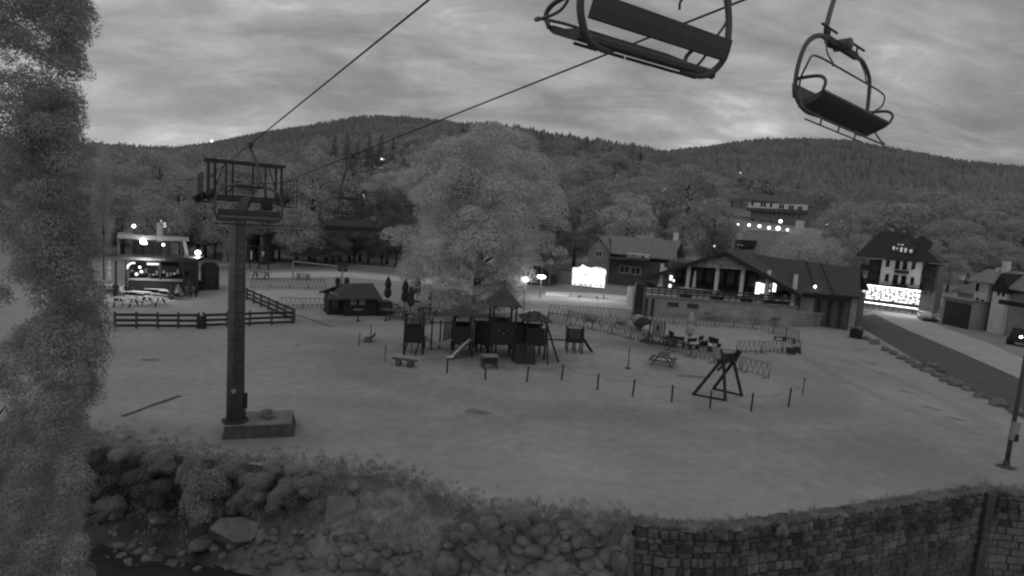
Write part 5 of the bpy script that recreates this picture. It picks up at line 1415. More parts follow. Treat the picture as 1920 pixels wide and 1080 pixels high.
# open dark barn and machine behind the column
F = Face(at_px(404,84), at_px(492,84)); s_=thing("open_barn","dark open fronted barn seen on both sides of the tower column","barn",F.loc,F.rz)
z=F.p(450,437)[1]; zz0=F.p(450,470)[1]
box(0,F.L,4,4.2,0,z).build("back_wall",M_black,s_); box(F.p(418,450)[0],F.p(430,450)[0],0,4,0,z).build("side_wall",M_grey,s_); box(F.p(443,450)[0],F.p(458,450)[0],0,3.998,0,z).build("side_wall",M_grey,s_); box(F.L-.4,F.L,0,3.998,0,z).build("side_wall",M_dgrey,s_)
box(-.3,F.L+.3,-.3,4.5,z+.002,z+.3).build("roof",M_dgrey,s_)
for px,py,w,h in ((434,468,3,10),(471,478,3,16),(493,476,4,9)):
    x0,x1,q0,q1=F.rect(px,py,w,h,-.5); box(x0,x1,-.5,-.4,q0,q1).build("lit_post",M_white,s_)
sw = thing("machine_frame","dark timber frame with a round wheel right of the tower column","frame",tuple(at_px(485,78)))
hz_=height_to(sw.location,462)
for dx in (-1.2,0,1.3): MB().beam((dx,0,0),(dx,0,hz_),.12).build("post",M_dwood,sw)
MB().beam((-1.4,0,hz_),(1.5,0,hz_),.14).build("beam",M_dwood,sw); MB().beam((-1.4,0,1.0),(1.5,0,1.0),.1,.3).build("panel",M_dwood,sw)
MB().tube([(.1+.7*math.cos(a*.5236),-.1,1.6+.7*math.sin(a*.5236)) for a in range(13)],.05,5).build("wheel_rim",M_steel,sw)
picnic(G(489,523),0.05,"plain dark picnic table right of the tower column",M_wood,1.1)

# ------------------------------------------------------------------ hut, bins, folded parasols
F = Face(G(645,593), G(706,592)); hut = thing("snack_hut", "small dark wooden hut with two pale shutters and a gabled roof", "hut", F.loc, F.rz)
ze = F.p(675,556)[1]; Lh = F.L; dp = 3.0
lxh = F.p(613,585,dp*.4)[0]
box(0,Lh,0,dp,0,ze).build("wall", M_dwood, hut); box(lxh,-.01,.7,dp-.2,0,ze-.1).build("side_room", M_dwood, hut)
MB().slab([(lxh-.4,-.45,ze-.12),(Lh+.35,-.45,ze-.12),(Lh-.1,dp/2,ze+1.0),(lxh+1.2,dp/2,ze+.9)],.1).slab([(lxh+1.2,dp/2,ze+.9),(Lh-.1,dp/2,ze+1.0),(Lh+.35,dp+.4,ze-.12),(lxh-.4,dp+.4,ze-.12)],.1).build("roof", M_droof, hut)
q = F.P(695,541,dp/2); MB().prism([(q[0]-.5,ze+.6),(q[0]+.35,ze+.6),(q[0]+.3,q[2]),(q[0]-.4,q[2]-.1)],dp/2-.3,dp/2+.3).build("vent_hood", M_droof, hut)
MB().add([F.P(618,546,.4),F.P(631,549,-.3),F.P(637,556,-.4),F.P(618,551,.4)],[(0,1,2,3)]).build("gable_sheet", M_grey, hut)
for px in (662.5, 679):
    x0,x1,z0,z1=F.rect(px,564,11,15,0); s_=box(x0,x1,-.05,-.002,z0,z1).build("shutter", M_lwood, hut)
x0,x1,z0,z1=F.rect(629,568,11,16,.7); box(x0,x1,.64,.698,z0,z1).build("shutter", M_wood, hut)
for k in range(9): x=Lh*(k+.5)/9; box(x-.02,x+.02,-.03,-.002,0,z0-.1).build("board_joint", M_black, hut)
F = Face(G(710,593), G(734,592)); t_=thing("dark_kiosk","dark square kiosk box beside the small hut","kiosk",F.loc,F.rz); z=F.p(722,568)[1]
box(0,F.L,0,1.1,0,z).build("body",M_dwood,t_); box(-.08,F.L+.08,-.1,1.2,z+.002,z+.08).build("lid",M_droof,t_); box(.1,F.L-.1,-.03,-.002,z*.45,z*.9).build("hatch",M_steel,t_)
for i,(px,py) in enumerate(((671,602),(724,601))):
    p=G(px,py); t_=thing("high_table",("round standing table in front of the small hut","round standing table in front of the dark kiosk box")[i],"table",tuple(p),0,"standing tables by the hut")
    MB().lathe([(.42,.93),(.42,.98)],14).build("table_top",M_wood,t_); MB().lathe([(.22,0),(.2,.04),(.05,.08),(.045,.925)],8).build("pedestal",M_black,t_)
def folded(px, pt, pb, lab, m, grp, rmax=.34):
    p=G(px,pb); h=height_to(p,pt); t_=thing("folded_parasol",lab,"parasol",tuple(p),0,grp)
    MB().lathe([(.34,0),(.34,.1),(.08,.14)],10).build("base",M_black,t_); MB().lathe([(.035,.14),(.035,h)],6).build("pole",M_steel,t_)
    MB().lathe([(.08,h*.28),(rmax,h*.36),(rmax*1.05,h*.5),(rmax*.7,h*.62),(rmax*.95,h*.72),(rmax*.6,h*.88),(.03,h*.99)],9).build("canopy",m,t_)
GP="folded dark parasols left of the playground"
folded(726,517,575,"folded dark parasol nearest the hut",M_dcloth,GP); folded(758,523,584,"folded dark parasol second from the hut with its canopy low",M_dcloth,GP)
folded(769,535,590,"folded dark parasol standing closest to the viewer",M_dcloth,GP); folded(782,517,566,"tallest folded dark parasol in the middle of the group",M_dcloth,GP); folded(809,543,572,"short folded dark parasol at the right end of the group",M_dcloth,GP)
for i,(px,py) in enumerate(((745,597),(775,602),(800,590),(790,606),(735,585))):
    picnic(G(px,py),.3*i,("picnic table beside the parasol nearest the hut","picnic table closest to the small play platform","picnic table under the right parasols","picnic table partly behind the small play platform","picnic table behind the dark kiosk box")[i],M_wood,.9,"tables among the folded parasols")
# litter barrels by the board
p=G(641,548); t_=thing("info_board","dark four panelled board on a post on the meadow edge","sign",tuple(p)); h=height_to(p,494)
MB().lathe([(.07,0),(.06,h-.9)],6).build("post",M_lightsteel,t_)
for a in (-1,1):
    for b in (0,1): box(a*.28-.24,a*.28+.24,-.04,.04,h-.9+b*.46,h-.9+b*.46+.42).build("panel",M_steel,t_)
p=G(568,524); picnic(p,.1,"dark picnic table behind the goal frame",M_wood,.9)
F=Face(G(549,522),G(640,533)); t_=thing("goal_frame","pale goal frame standing on the far meadow","goal",F.loc,F.rz); h=F.p(549,490)[1]
MB().tube([(0,0,0),(0,0,h)],.09,6).build("post",M_lightsteel,t_); MB().tube([(F.L,0,0),(F.L,0,h)],.09,6).build("post",M_lightsteel,t_); MB().tube([(0,0,h),(F.L,0,h)],.08,6).build("crossbar",M_lightsteel,t_)
def barrel(px,py,lab):
    p=G(px,py); t_=thing("barrel",lab,"barrel",tuple(p)); MB().lathe([(.26,0),(.3,.25),(.3,.55),(.26,.8)],10).build("body",M_black,t_); MB().lathe([(.27,.802),(.27,.84)],10).build("lid",M_steel,t_)
barrel(633,534,"dark barrel left of the panelled board"); barrel(650,534,"dark barrel right of the panelled board")

# ------------------------------------------------------------------ lattice barriers
def make_panel():
    m=MB(); L=2.0
    t_=thing("barrier","x","barrier",(0,0,0))
    m.tube([(0.03,0,.02),(0.03,0,1.0),(L-.03,0,1.0),(L-.03,0,.02)],.026,5).tube([(.03,0,.14),(L-.03,0,.14)],.022,5); m.build("frame",M_galv,t_)
    b=MB(); n=5
    for k in range(n):
        x0=.06+(L-.12)*k/n; x1=.06+(L-.12)*(k+1)/n; xm=(x0+x1)/2
        b.beam((x0,0,.16),(xm,0,.98),.03,.02).beam((xm,0,.98),(x1,0,.16),.03,.02)
    b.build("lattice",M_galv,t_)
    MB().box(.25,.33,-.25,.25,0,.03).box(L-.33,L-.25,-.25,.25,0,.03).build("feet",M_steel,t_).name="foot_bar"
    return t_
proto=make_panel(); pfirst=[True]
def barriers(pts, lab, grp):
    P_=[G(*q) for q in pts]; cum=[0]
    for a,b in zip(P_,P_[1:]): cum.append(cum[-1]+(b-a).length)
    n=max(1,round(cum[-1]/2.03))
    def pos(s):
        for i in range(len(P_)-1):
            if s<=cum[i+1]+1e-6 or i==len(P_)-2: return P_[i].lerp(P_[i+1],(s-cum[i])/(cum[i+1]-cum[i]))
    for k in range(n):
        a=pos(cum[-1]*k/n); b=pos(cum[-1]*(k+1)/n); d=b-a; rz=math.atan2(d.y,d.x); sc=(d.length/2.03,1,1)
        if pfirst[0]: proto.location=a; proto.rotation_euler=(0,0,rz); proto.scale=sc; proto["label"]=lab; proto["group"]=grp; CH[proto.name]=[(c,[]) for c in COL.objects if c.parent==proto]; pfirst[0]=False
        else: dup(proto,a,rz,lab,grp,sc)
barriers([(1030,606),(1130,622),(1230,650),(1330,680),(1443,711)],"grey lattice barrier in the long straight row behind the picnic table","barriers of the long row")
barriers([(1062,602),(1110,612),(1160,626),(1215,642)],"grey lattice barrier in the row with white mats at its foot","barriers of the mat row")
barriers([(1028,590),(1120,595),(1215,602),(1300,612),(1400,615),(1450,625),(1498,643)],"grey lattice barrier in the curved back row of the paddling pool","barriers of the back row")
barriers([(1500,660),(1440,664),(1378,662)],"grey lattice barrier along the near side of the paddling pool","barriers by the pool")
barriers([(470,540),(540,541),(612,541)],"lattice barrier behind the white mat left of the hut","barriers behind the white mat")
barriers([(522,579),(570,580),(612,580)],"lattice barrier in front of the white mat left of the hut","barriers before the white mat")
def mat_pad(name,pts,z,lab,m,cat="mat",h=.12):
    P_=[G(x,y,0) for x,y in pts]; c=P_[0]; mb=MB(); n=len(P_)
    for q in P_: mb.v.append((q.x-c.x,q.y-c.y,z))
    for q in P_: mb.v.append((q.x-c.x,q.y-c.y,z+h))
    mb.f.append(tuple(range(n))); mb.f.append(tuple(reversed(range(n,2*n))))
    for k in range(n): mb.f.append((k,n+k,n+(k+1)%n,(k+1)%n))
    o=mb.build(name,m); o.location=c; tag(o,lab,cat); return o
mat_pad("play_mat",[(476,548),(545,546),(612,548),(614,573),(530,574),(500,566)],.01,"large pale rounded mat on the ground left of the hut",M_cloth)
mat_pad("pool_mat",[(1345,655),(1380,659),(1440,660),(1485,652),(1478,641),(1440,632),(1400,630),(1345,636)],.01,"pale oval pool floor inside the ring of barriers",mat("pool_floor",.36,.8,.12,1))
for i in range(10):
    px=1068+i*15.2; py=606+(i*15.2)**1.0*.25
    p=G(px+4,py-1); t_=MB().prism([(-.38,0),(.38,0),(.3,.3),(0,.46),(-.3,.3)],-.1,.1).build("foam_wedge",M_white); t_.location=p; t_.rotation_euler=(0,0,-.6); tag(t_,"white foam wedge in the row at the foot of the barriers","foam wedge","white foam wedges along the mat row")
def ball(px,py,r,lab,m):
    p=G(px,py); o=MB().lathe([(.01,0),(r*.7,r*.1),(r,r*.55),(r*.9,r*1.05),(r*.5,r*1.45),(.01,r*1.6)],14).build("soft_dome",m,None,True); o.location=p; tag(o,lab,"dome")
ball(1107,603,.62,"pale round dome at the left of the barrier enclosure",mat("dome_pale",.3,.8,.1,2)); ball(1165,607,.6,"pale low dome in the middle of the enclosure",MATS["dome_pale"]); ball(1196,608,.62,"pale dome just left of the dark one",MATS["dome_pale"]); ball(1205,620,.8,"dark round dome beside the two thin masts",M_dcloth); ball(1215,630,.62,"pale dome in front of the dark one",M_cloth)
# small mast ride
F=Face(G(1216,642),G(1243,646)); t_=thing("mast_ride","small ride with two thin dark masts and a pale board between them","ride",F.loc,F.rz)
h=F.p(1219,599)[1]; L=F.L
for x in (0,L): MB().beam((x,0,0),(x,0,h),.1).beam((x-.5,0,0),(x,0,.7),.08).beam((x+.5,0,0),(x,0,.7),.08).build("mast",M_black,t_)
box(.15,L-.15,.1,.16,.5,h*.95).build("board",mat("ride_board",.22,.8,.1,2),t_); box(L*.45,L*.6,.05,.098,h*.55,h*.78).build("slot",M_black,t_); box(-.7,L+.9,-.3,.5,0,.14).build("platform",M_steel,t_)
for i,(px,py) in enumerate(((1258,650),(1272,652),(1300,655),(1318,650),(1330,658),(1262,640),(1340,652))):
    p=G(px,py); t_=thing("seat_bench",("dark bench right of the small mast ride","second dark bench right of the small mast ride","dark bench at the foot of the pale folded parasol","dark bench behind the pale folded parasol","bench at the left end of the pool","bench close to the right mast","bench with pale cushions beside the pool")[i],"bench",tuple(p),-.3+i*.4,"benches between the ride and the pool")
    box(-.5,.5,-.2,.2,.38,.44).build("seat",M_dwood,t_); box(-.5,.5,.2,.25,.5,.85).build("backrest",M_dwood,t_)
    for s in (-.4,.4): box(s-.04,s+.04,-.18,.18,0,.378).build("leg",M_black,t_)
    if i in (2,4,6): q=box(-.4,.4,-.16,.16,.442,.56).build("cushion",M_white); q.location=p; q.rotation_euler=(0,0,-.3+i*.4); tag(q,("","","white cushion on the bench by the pale folded parasol","","white cushion on the bench at the left end of the pool","","white cushion on the bench beside the pool")[i],"cushion")
folded(1291,583,648,"tall pale folded parasol beside the barrier enclosure",mat("pale_canvas",.34,.9,.15,3),None,.36)
for px,py,l in ((1482,664,"left dark wheeled box at the end of the pool barriers"),(1493,662,"right dark wheeled box at the end of the pool barriers")):
    p=G(px,py); t_=thing("wheeled_box",l,"box",tuple(p)); box(-.25,.25,-.2,.2,.1,.5).build("body",M_black,t_)
    for s in (-.2,.2): MB().tube([(s,-.24,.1),(s,-.2,.1)],.1,8).build("wheel",M_steel,t_)
for px,py in ((1462,641),(1478,643)):
    p=G(px,py); t_=thing("seat_bench","dark bench on the far side of the pool %s" % ("nearer the middle" if px<1470 else "nearer the right end"),"bench",tuple(p),-.2,"benches behind the pool"); box(-.55,.55,-.2,.2,.38,.44).build("seat",M_black,t_)
    for s in (-.45,.45): box(s-.04,s+.04,-.18,.18,0,.378).build("leg",M_black,t_)

# ------------------------------------------------------------------ playground
def roof4(m, x0,x1,y0,y1,ze,za,ov=.3):
    cx,cy=(x0+x1)/2,(y0+y1)/2
    return m.add([(x0-ov,y0-ov,ze),(x1+ov,y0-ov,ze),(x1+ov,y1+ov,ze),(x0-ov,y1+ov,ze),(cx,cy,za),(x0-ov,y0-ov,ze-.08),(x1+ov,y0-ov,ze-.08),(x1+ov,y1+ov,ze-.08),(x0-ov,y1+ov,ze-.08)],[(0,1,4),(1,2,4),(2,3,4),(3,0,4),(8,7,6,5),(0,5,6,1),(1,6,7,2),(2,7,8,3),(3,8,5,0)])
def play(px0,px1,pb,pdk,prl,lab,roof=None,apex=None,dep=None,open_sides=False,gap=.0):
    F=Face(G(px0,pb),G(px1,pb+ (px1-px0)*.03)); t_=thing("play_tower",lab,"play tower",F.loc,F.rz)
    L=F.L; D_=dep or L; zd=F.p((px0+px1)/2,pdk)[1]; zr=F.p((px0+px1)/2,prl)[1]; ztp=F.p((px0+px1)/2,roof)[1] if roof else zr
    for x in (0,L):
        for y in (0,D_): MB().lathe([(.075,0),(.065,ztp)],7,(x,y,0)).build("post",M_dwood,t_)
    box(-.05,L+.05,-.05,D_+.05,zd-.1,zd).build("deck",M_dwood,t_)
    nb=max(4,int(L/.15))
    for k in range(nb):
        x=.08+(L-.16)*(k+.5)/nb
        for y in (0,D_):
            box(x-.068,x+.068,y-.02,y+.02,zd-.25,zr).build("board",M_dwood,t_)
    for k in range(nb):
        y=.08+(D_-.16)*(k+.5)/nb
        for x in (0,L):
            if (x==0) == open_sides: continue
            box(x-.02,x+.02,y-.055,y+.055,zd+.02,zr).build("board",M_dwood,t_)
    if roof:
        za=F.p((px0+px1)/2,apex)[1]; roof4(MB(),0,L,0,D_,ztp,za).build("roof",M_droof,t_)
        for s in (0,L): MB().beam((s,0,ztp-.02),(s+(.35 if s==0 else -.35),0,ztp-.4),.07).build("brace",M_dwood,t_)
    return F,t_,zd,zr,L,D_
F,mt,zd,zr,L,D_=play(920,962,676,640,605,"tall central play tower with a steep four sided roof",572,540,2.0)
MB().lathe([(.04,0),(.03,.5),(.07,.55),(.02,.62)],6,(L/2,D_/2,F.p(941,545)[1])).build("finial",M_dwood,mt)
for k in range(5): MB().lathe([(.03,0),(.05,.03),(.03,.06)],6,(L*.2*k+.1,-.05,zd+.5+.2*(k%2))).build("knob",M_lwood,mt)
F,lt,zd,zr,L,D_=play(850,884,668,640,612,"left play tower with a low roof next to the bright slide",590,574,1.8)
F2_=F
slide0=F.P(882,636,-.1); g0=G(848,672)
def wl(F,p): v=Vector(p)-F.a; return (v.dot(F.x),v.dot(F.y),v.z)
sl=thing("slide","bright narrow slide running down left from the left play tower","slide",tuple(G(866,668)))
hp0=F.a+F.x*slide0[0]+F.y*slide0[1]; hp0.z=slide0[2]; s0=hp0-Vector(sl.location); s1=g0-Vector(sl.location)+Vector((0,0,.12))
d=(s1-s0).normalized(); sd=d.cross(Vector((0,0,1))).normalized()
M_chute=mat("slide_metal",.55,.35,.1,2,metal=.0)
MB().beam(s0,s1,.45,.04).build("chute",M_chute,sl); e_=d.copy(); e_.z=0; MB().beam(s1,s1+e_.normalized()*.4,.45,.04).build("chute_end",M_white,sl)
for s in (-1,1): MB().beam(s0+sd*.26*s+Vector((0,0,.06)),s1+sd*.26*s+Vector((0,0,.06)),.05,.16).build("side_rail",M_wood,sl)
F,rt,zd,zr,L,D_=play(984,1020,674,642,615,"right play tower with carved posts rising above its low roof",600,586,1.7)
for x in (0,L*.5,L): MB().beam((x,0,F.p(1000,603)[1]),(x+.1,0,F.p(1000,583)[1]),.08).build("carved_post",M_dwood,rt)
# bridges between towers
for a,b,lab in (((885,664),(919,672),"plank bridge between the left and the central play tower"),((963,674),(983,674),"plank bridge between the central and the right play tower")):
    F=Face(G(*a),G(*b)); t_=thing("play_bridge",lab,"play bridge",F.loc,F.rz,None); L=F.L; z0=F.p((a[0]+b[0])/2,642)[1]; z1=F.p((a[0]+b[0])/2,612)[1]
    n=max(5,int(L/.2))
    for k in range(n): box(L*k/n+.01,L*(k+1)/n-.01,.3,1.3,z0-.06,z0).build("plank",M_dwood,t_)
    for y in (.3,1.3):
        MB().beam((0,y,z1),(L,y,z1),.06).build("handrail",M_dwood,t_)
        for k in range(n): box(L*(k+.06)/n,L*(k+.94)/n,y-.02,y+.02,z0-.25,z1-.03).build("board",M_dwood,t_)
    for x in (.15,L-.15): MB().lathe([(.07,0),(.06,z0-.06)],6,(x,.8,0)).build("leg",M_dwood,t_)
play(893,915,660,638,608,"roofless back play tower between the left and the central play tower",None,None,1.4)
play(964,984,663,640,610,"roofless back play tower between the central and the right play tower",None,None,1.4)
# ramp climbing wall, netting and legs under
F=Face(G(965,682),G(1005,684)); t_=thing("climbing_ramp","leaning dark climbing ramp in front of the right play tower","climbing ramp",F.loc,F.rz); z0=F.p(985,650)[1]
for k in range(6): x=F.L*k/6; MB().beam((x+.1,0,0),(x+.1,1.1,z0),.2,.05).build("board",M_dwood,t_)
# low table frame in front
F=Face(G(905,692),G(932,692)); t_=thing("play_table","low dark play table on four legs before the central tower","play table",F.loc,F.rz); z=F.p(918,670)[1]
box(-.05,F.L+.05,-.1,.7,z,z+.06).build("table_top",M_lwood,t_); box(0,F.L,-.05,0,z*.45,z-.02).build("front_panel",M_dwood,t_)
for x in (.05,F.L-.05):
    for y in (0,.6): MB().lathe([(.05,0),(.05,z-.002)],6,(x,y,0)).build("leg",M_dwood,t_)
# A frame swing at the right end
t_=thing("swing_frame","tall leaning two legged frame at the right end of the towers","swing",tuple(G(1030,680))); o0=Vector(t_.location)
ap=at_px(1021,G(1022,665).y+.2,0); ap.z=height_to(ap,608)
for gx_,gy_ in ((1027,683),(1047,680),(1020,668)): MB().beam(G(gx_,gy_)-o0,ap-o0,.1).build("leg",M_dwood,t_)
q=G(1062,660); q.z=height_to(q,638); q0=at_px(1022,G(1022,668).y); q0.z=height_to(q0,636); MB().beam(q0-o0,q-o0,.09).build("beam",M_dwood,t_)
# hut on legs at the right with its own short slide
F=Face(G(1062,662),G(1092,664)); t_=thing("play_hut","small boarded play hut on legs with a short dark slide","play hut",F.loc,F.rz); z0=F.p(1077,641)[1]; z1=F.p(1077,616)[1]; L=F.L
for k in range(7): box(L*k/7+.01,L*(k+1)/7-.01,-.02,.02,z0,z1).build("board",M_dwood,t_)
for k in range(5):
    for x in (0,L): box(x-.02,x+.02,.06+k*.24,.27+k*.24,z0,z1).build("board",M_dwood,t_)
box(0,L,0,1.25,z0-.07,z0-.002).build("deck",M_dwood,t_)
for x in (.05,L*.5,L-.05):
    for y in (.05,1.2): MB().lathe([(.055,0),(.05,z0-.07)],6,(x,y,0)).build("leg",M_dwood,t_)
q=wl(F,G(1109,661)); MB().beam((L+.03,.4,z0+.2),(q[0],q[1],.08),.4,.08).build("slide_chute",M_dwood,t_)
# left platform with ropes, the cream panel and hammock
F,pt_,zd,zr,L,D_=play(757,792,664,636,615,"open play platform on crooked legs at the left of the playground",595,594,1.6,True)
[bpy.data.objects.remove(c) for c in list(COL.objects) if c.parent==pt_ and (c.name.startswith("roof") or c.name.startswith("brace"))]
for a in ((.0,-.25),(L*.6,-.3)): MB().beam((a[0],a[1],0),(a[0]+.25,0,zd-.1),.07).build("strut",M_dwood,pt_)
MB().beam((0,0,F.p(775,596)[1]),(L,0,F.p(775,596)[1]),.07).build("top_rail",M_wood,pt_)
F=Face(G(808,656),G(840,650)); t_=thing("play_wall","tall cream climbing panel between posts left of the towers","climbing panel",F.loc,F.rz)
a0=F.P(830,590,.2); zb=F.p(830,640,.2)[1]
MB().add([F.P(829,640,0),F.P(846,640,0),F.P(848,592,.5),F.P(834,592,.5),F.P(829,640,.1),F.P(846,640,.1),F.P(848,592,.6),F.P(834,592,.6)],[(0,3,2,1),(4,5,6,7),(0,1,5,4),(1,2,6,5),(2,3,7,6),(3,0,4,7)]).build("panel",mat("cream_panel",.22,.8,.12,2),t_)
for px,pt2 in ((811,597),(827,600),(849,600)): q=F.P(px,pt2,0); MB().lathe([(.06,0),(.055,q[2])],6,(q[0],0,0)).build("post",M_dwood,t_)
q0,q1=F.P(811,604,0),F.P(849,606,0); MB().beam(q0,q1,.07).build("cross_beam",M_dwood,t_)
t_=thing("hammock","pale curved net hammock strung left of the towers","hammock",tuple(G(825,655))); o0=Vector(t_.location); D0=o0.y
pts=[(797,632),(808,641),(822,645),(836,642),(852,634)]; ed=[at(x,y,D0)-o0 for x,y in pts]
mb=MB()
for e1_ in smooth(ed,3): mb.v.append(tuple(e1_+Vector((0,-.25,.0)))); mb.v.append(tuple(e1_+Vector((0,.35,.04)))); mb.v.append(tuple(e1_+Vector((0,.35,.0)))); mb.v.append(tuple(e1_+Vector((0,-.25,-.04))))
for i in range(len(mb.v)//4-1):
    for a_,b_ in ((0,1),(1,2),(2,3),(3,0)): mb.f.append((i*4+a_,i*4+b_,i*4+4+b_,i*4+4+a_))
mb.build("net",mat("net_pale",.26,.9,.1,3),t_)
for e1_ in (ed[0],ed[-1]): MB().beam((e1_.x,e1_.y,-.0),(e1_.x,e1_.y,e1_.z+.1),.08).build("post",M_dwood,t_)
# log pile/stump, bench, info post
t_=thing("tree_stump","leaning stump with a dark branch on the meadow left of the playground","stump",tuple(G(690,641)))
MB().lathe([(.34,0),(.28,.15),(.25,.35)],9).build("stump_body",M_wood,t_); MB().tube([(.1,0,.2),(.35,0,.45),(.5,.1,.62)],.08,6).build("branch",M_dwood,t_)
F=Face(G(740,684),G(775,689)); t_=thing("log_bench","plank bench resting on two round stones in front of the play platform","bench",F.loc,F.rz)
MB().beam((-.15,0,.42),(F.L+.2,0,.42),.32,.09).build("seat",M_wood,t_)
for x in (.25,F.L-.2): MB().rock((x,0,.18),.26,.2,.2,int(x*10)).build("stone_support",M_wstone,t_,True)
# fence posts of the playground with their rope
posts=[(673,650,625),(695,632,610),(722,678,648),(771,664,640),(838,700,672),(910,712,690),(988,716,687),(1053,713,683),(1120,731,701),(1186,743,711),(1259,754,722),(1331,766,733),(1408,771,737),(1478,763,727),(1504,741,708)]
pp=[G(x,y) for x,y,_ in posts]; l0=None
GPp="posts round the playground"
names=["leftmost thin post round the playground by the stump","thin post behind the stump","thin post between stump and bench","thin post right behind the plank bench","post below the foot of the bright slide","post left of the low play table","post below the right play tower","post below the tall leaning frame","post left of the thin information pole","first post right of the information pole","second post right of the information pole before the wooden A frame","post at the feet of the wooden A frame","post just right of the wooden A frame","post near the right end of the playground ring","rightmost thin post of the playground ring"]
for i,(p,(x,y,t2)) in enumerate(zip(pp,posts)):
    h=height_to(p,t2); t_=thing("fence_post",names[i],"post",tuple(p),0,GPp); lean=random.uniform(-.04,.04)
    MB().tube([(0,0,0),(lean,0,h*.97),(lean,0,h)],.048 if i>3 and i<14 else .035,7).build("post_shaft",M_dwood if 3<i<14 else M_wood,t_); MB().lathe([(.055,h*.93),(.055,h*.96)],7,(lean,0,0)).build("rope_collar",M_steel,t_)
for a,b in zip(pp[4:],pp[5:]):
    m_=(a+b)/2; z=.85; t_=MB().tube([a+Vector((0,0,z)),a.lerp(b,.25)+Vector((0,0,z-.1)),m_+Vector((0,0,z-.14)),a.lerp(b,.75)+Vector((0,0,z-.1)),b+Vector((0,0,z))],.007,4).build("boundary_rope",M_wood)
    tag(t_,"thin sagging rope strung between the playground posts","rope","ropes round the playground")
p=G(1177,691); h=height_to(p,649); t_=thing("information_pole","thin pole on a small foot left of the picnic table","pole",tuple(p)); MB().lathe([(.22,0),(.2,.06),(.04,.08)],8).build("foot",M_steel,t_); MB().lathe([(.035,.08),(.03,h)],6).build("shaft",M_steel,t_)
picnic(G(1242,684),1.2,"dark picnic table on the meadow in front of the long barrier row",M_wood,1.0)
p=G(1357,768,0)
# wooden A frame
t_=thing("climber","tall dark wooden A frame with crossed posts at the right of the playground","climbing frame",tuple(G(1350,740))); o0=Vector(t_.location)
Dm=G(1358,742).y; tops={}
def TP(px,py,D): return at(px,py,D)-o0
legs=[((1299,741),(1352,676),G(1299,741).y,Dm),((1337,730),(1388,660),G(1337,730).y,Dm-.3),((1360,752),(1356,668),G(1360,752).y,Dm-.1),((1391,743),(1372,662),G(1391,743).y,Dm),]
for (a,b,Da,Db) in legs: MB().beam(G(*a)-o0,TP(b[0],b[1],Db),.13).build("leg",M_dwood,t_)
MB().beam(TP(1352,655,Dm),TP(1360,700,Dm),.11).build("cross_post",M_dwood,t_); MB().beam(TP(1386,656,Dm-.3),TP(1345,695,Dm-.3),.11).build("cross_post",M_dwood,t_)
MB().beam(TP(1352,668,Dm-.1),TP(1386,664,Dm-.1),.16).build("top_beam",M_dwood,t_); MB().beam(TP(1345,678,Dm),TP(1380,672,Dm),.28).build("platform",M_black,t_)
MB().beam(TP(1360,664,Dm),TP(1378,674,Dm),.1).build("bracket",M_wood,t_)
MB().beam(G(1299,741)-o0+Vector((0,0,.06)),G(1360,752)-o0+Vector((0,0,.06)),.09).build("ground_beam",M_dwood,t_); MB().beam(G(1337,730)-o0+Vector((0,0,.06)),G(1391,743)-o0+Vector((0,0,.06)),.09).build("ground_beam",M_dwood,t_)

# ------------------------------------------------------------------ billboard and lamps in the middle
F=Face(G(1070,557),G(1133,561)); bb=thing("billboard","wide billboard with a wavy top edge, glaringly lit, on two posts","billboard",F.loc,F.rz)
q=[F.p(1071,536),F.p(1134,542),F.p(1137,506),F.p(1128,501),F.p(1118,500),F.p(1110,502),F.p(1103,501),F.p(1098,498),F.p(1092,495),F.p(1088,499),F.p(1080,501),F.p(1073,501)]
MB().prism([(a,b) for a,b in q],.0,.12).build("backing",M_steel,bb)
M_bill=glow("lit_poster",1.8,.55,1.1)
cx=sum(a for a,b in q)/len(q); cz=sum(b for a,b in q)/len(q)
MB().prism([(cx+(a-cx)*.96,cz+(b-cz)*.94) for a,b in q],-.03,-.002).build("poster",M_bill,bb)
x0,z0=F.p(1074,533); x1,z1=F.p(1132,538)
for k in range(6): xx=x0+(x1-x0)*(k+.2)/6; box(xx,xx+.35,-.05,-.032,z0-.02,z0+.12).build("caption_strip",M_wood,bb)
MB().prism([(F.p(1084,518)[0]-.05,F.p(1084,522)[1]),(F.p(1084,518)[0]+.08,F.p(1084,522)[1]),(F.p(1084,518)[0]+.05,F.p(1084,514)[1])],-.05,-.032).build("figure_mark",M_wood,bb)
for px in (1070.5,1133): x=F.p(px,545)[0]; MB().beam((x,.06,0),(x,.06,F.p(px,502)[1]),.12).build("post",M_lightsteel,bb)
for px in (1085,1118):
    x=F.p(px,545)[0]; la=MB().beam((x,-.9,0),(x,-.9,.25),.06).beam((x-.15,-.9,.3),(x+.15,-.9,.3),.2,.12).build("floodlight",M_steel,bb)
l_=bpy.data.lights.new("flood","AREA"); l_.shape="RECTANGLE"; l_.size=8; l_.size_y=.3; l_.energy=260; lo_=bpy.data.objects.new("flood_light",l_); COL.objects.link(lo_)
lo_.location=F.a+F.x*1.5+F.y*(-.2)+Vector((0,0,3.6)); lo_.rotation_euler=(math.radians(-12),0,F.rz); lo_.parent=None
def street(px,pt,pb,lab,r=.2,oval=False):
    p=G(px,pb); h=height_to(p,pt); t_=thing("street_lamp",lab,"street lamp",tuple(p)); 
    MB().lathe([(.1,0),(.06,h-r)],7).build("pole",M_lightsteel,t_)
    MB().lathe([(.001,-r*.7),(r*(1.5 if oval else .9),-r*.4),(r*(1.7 if oval else 1),0),(r*(1.4 if oval else .8),r*.5),(.001,r*.7)],10,(0,0,h)).build("light",M_lamp,t_); MB().lathe([(r*1.1,h+r*.75),(.02,h+r*1.2)],8).build("cap",M_steel,t_)
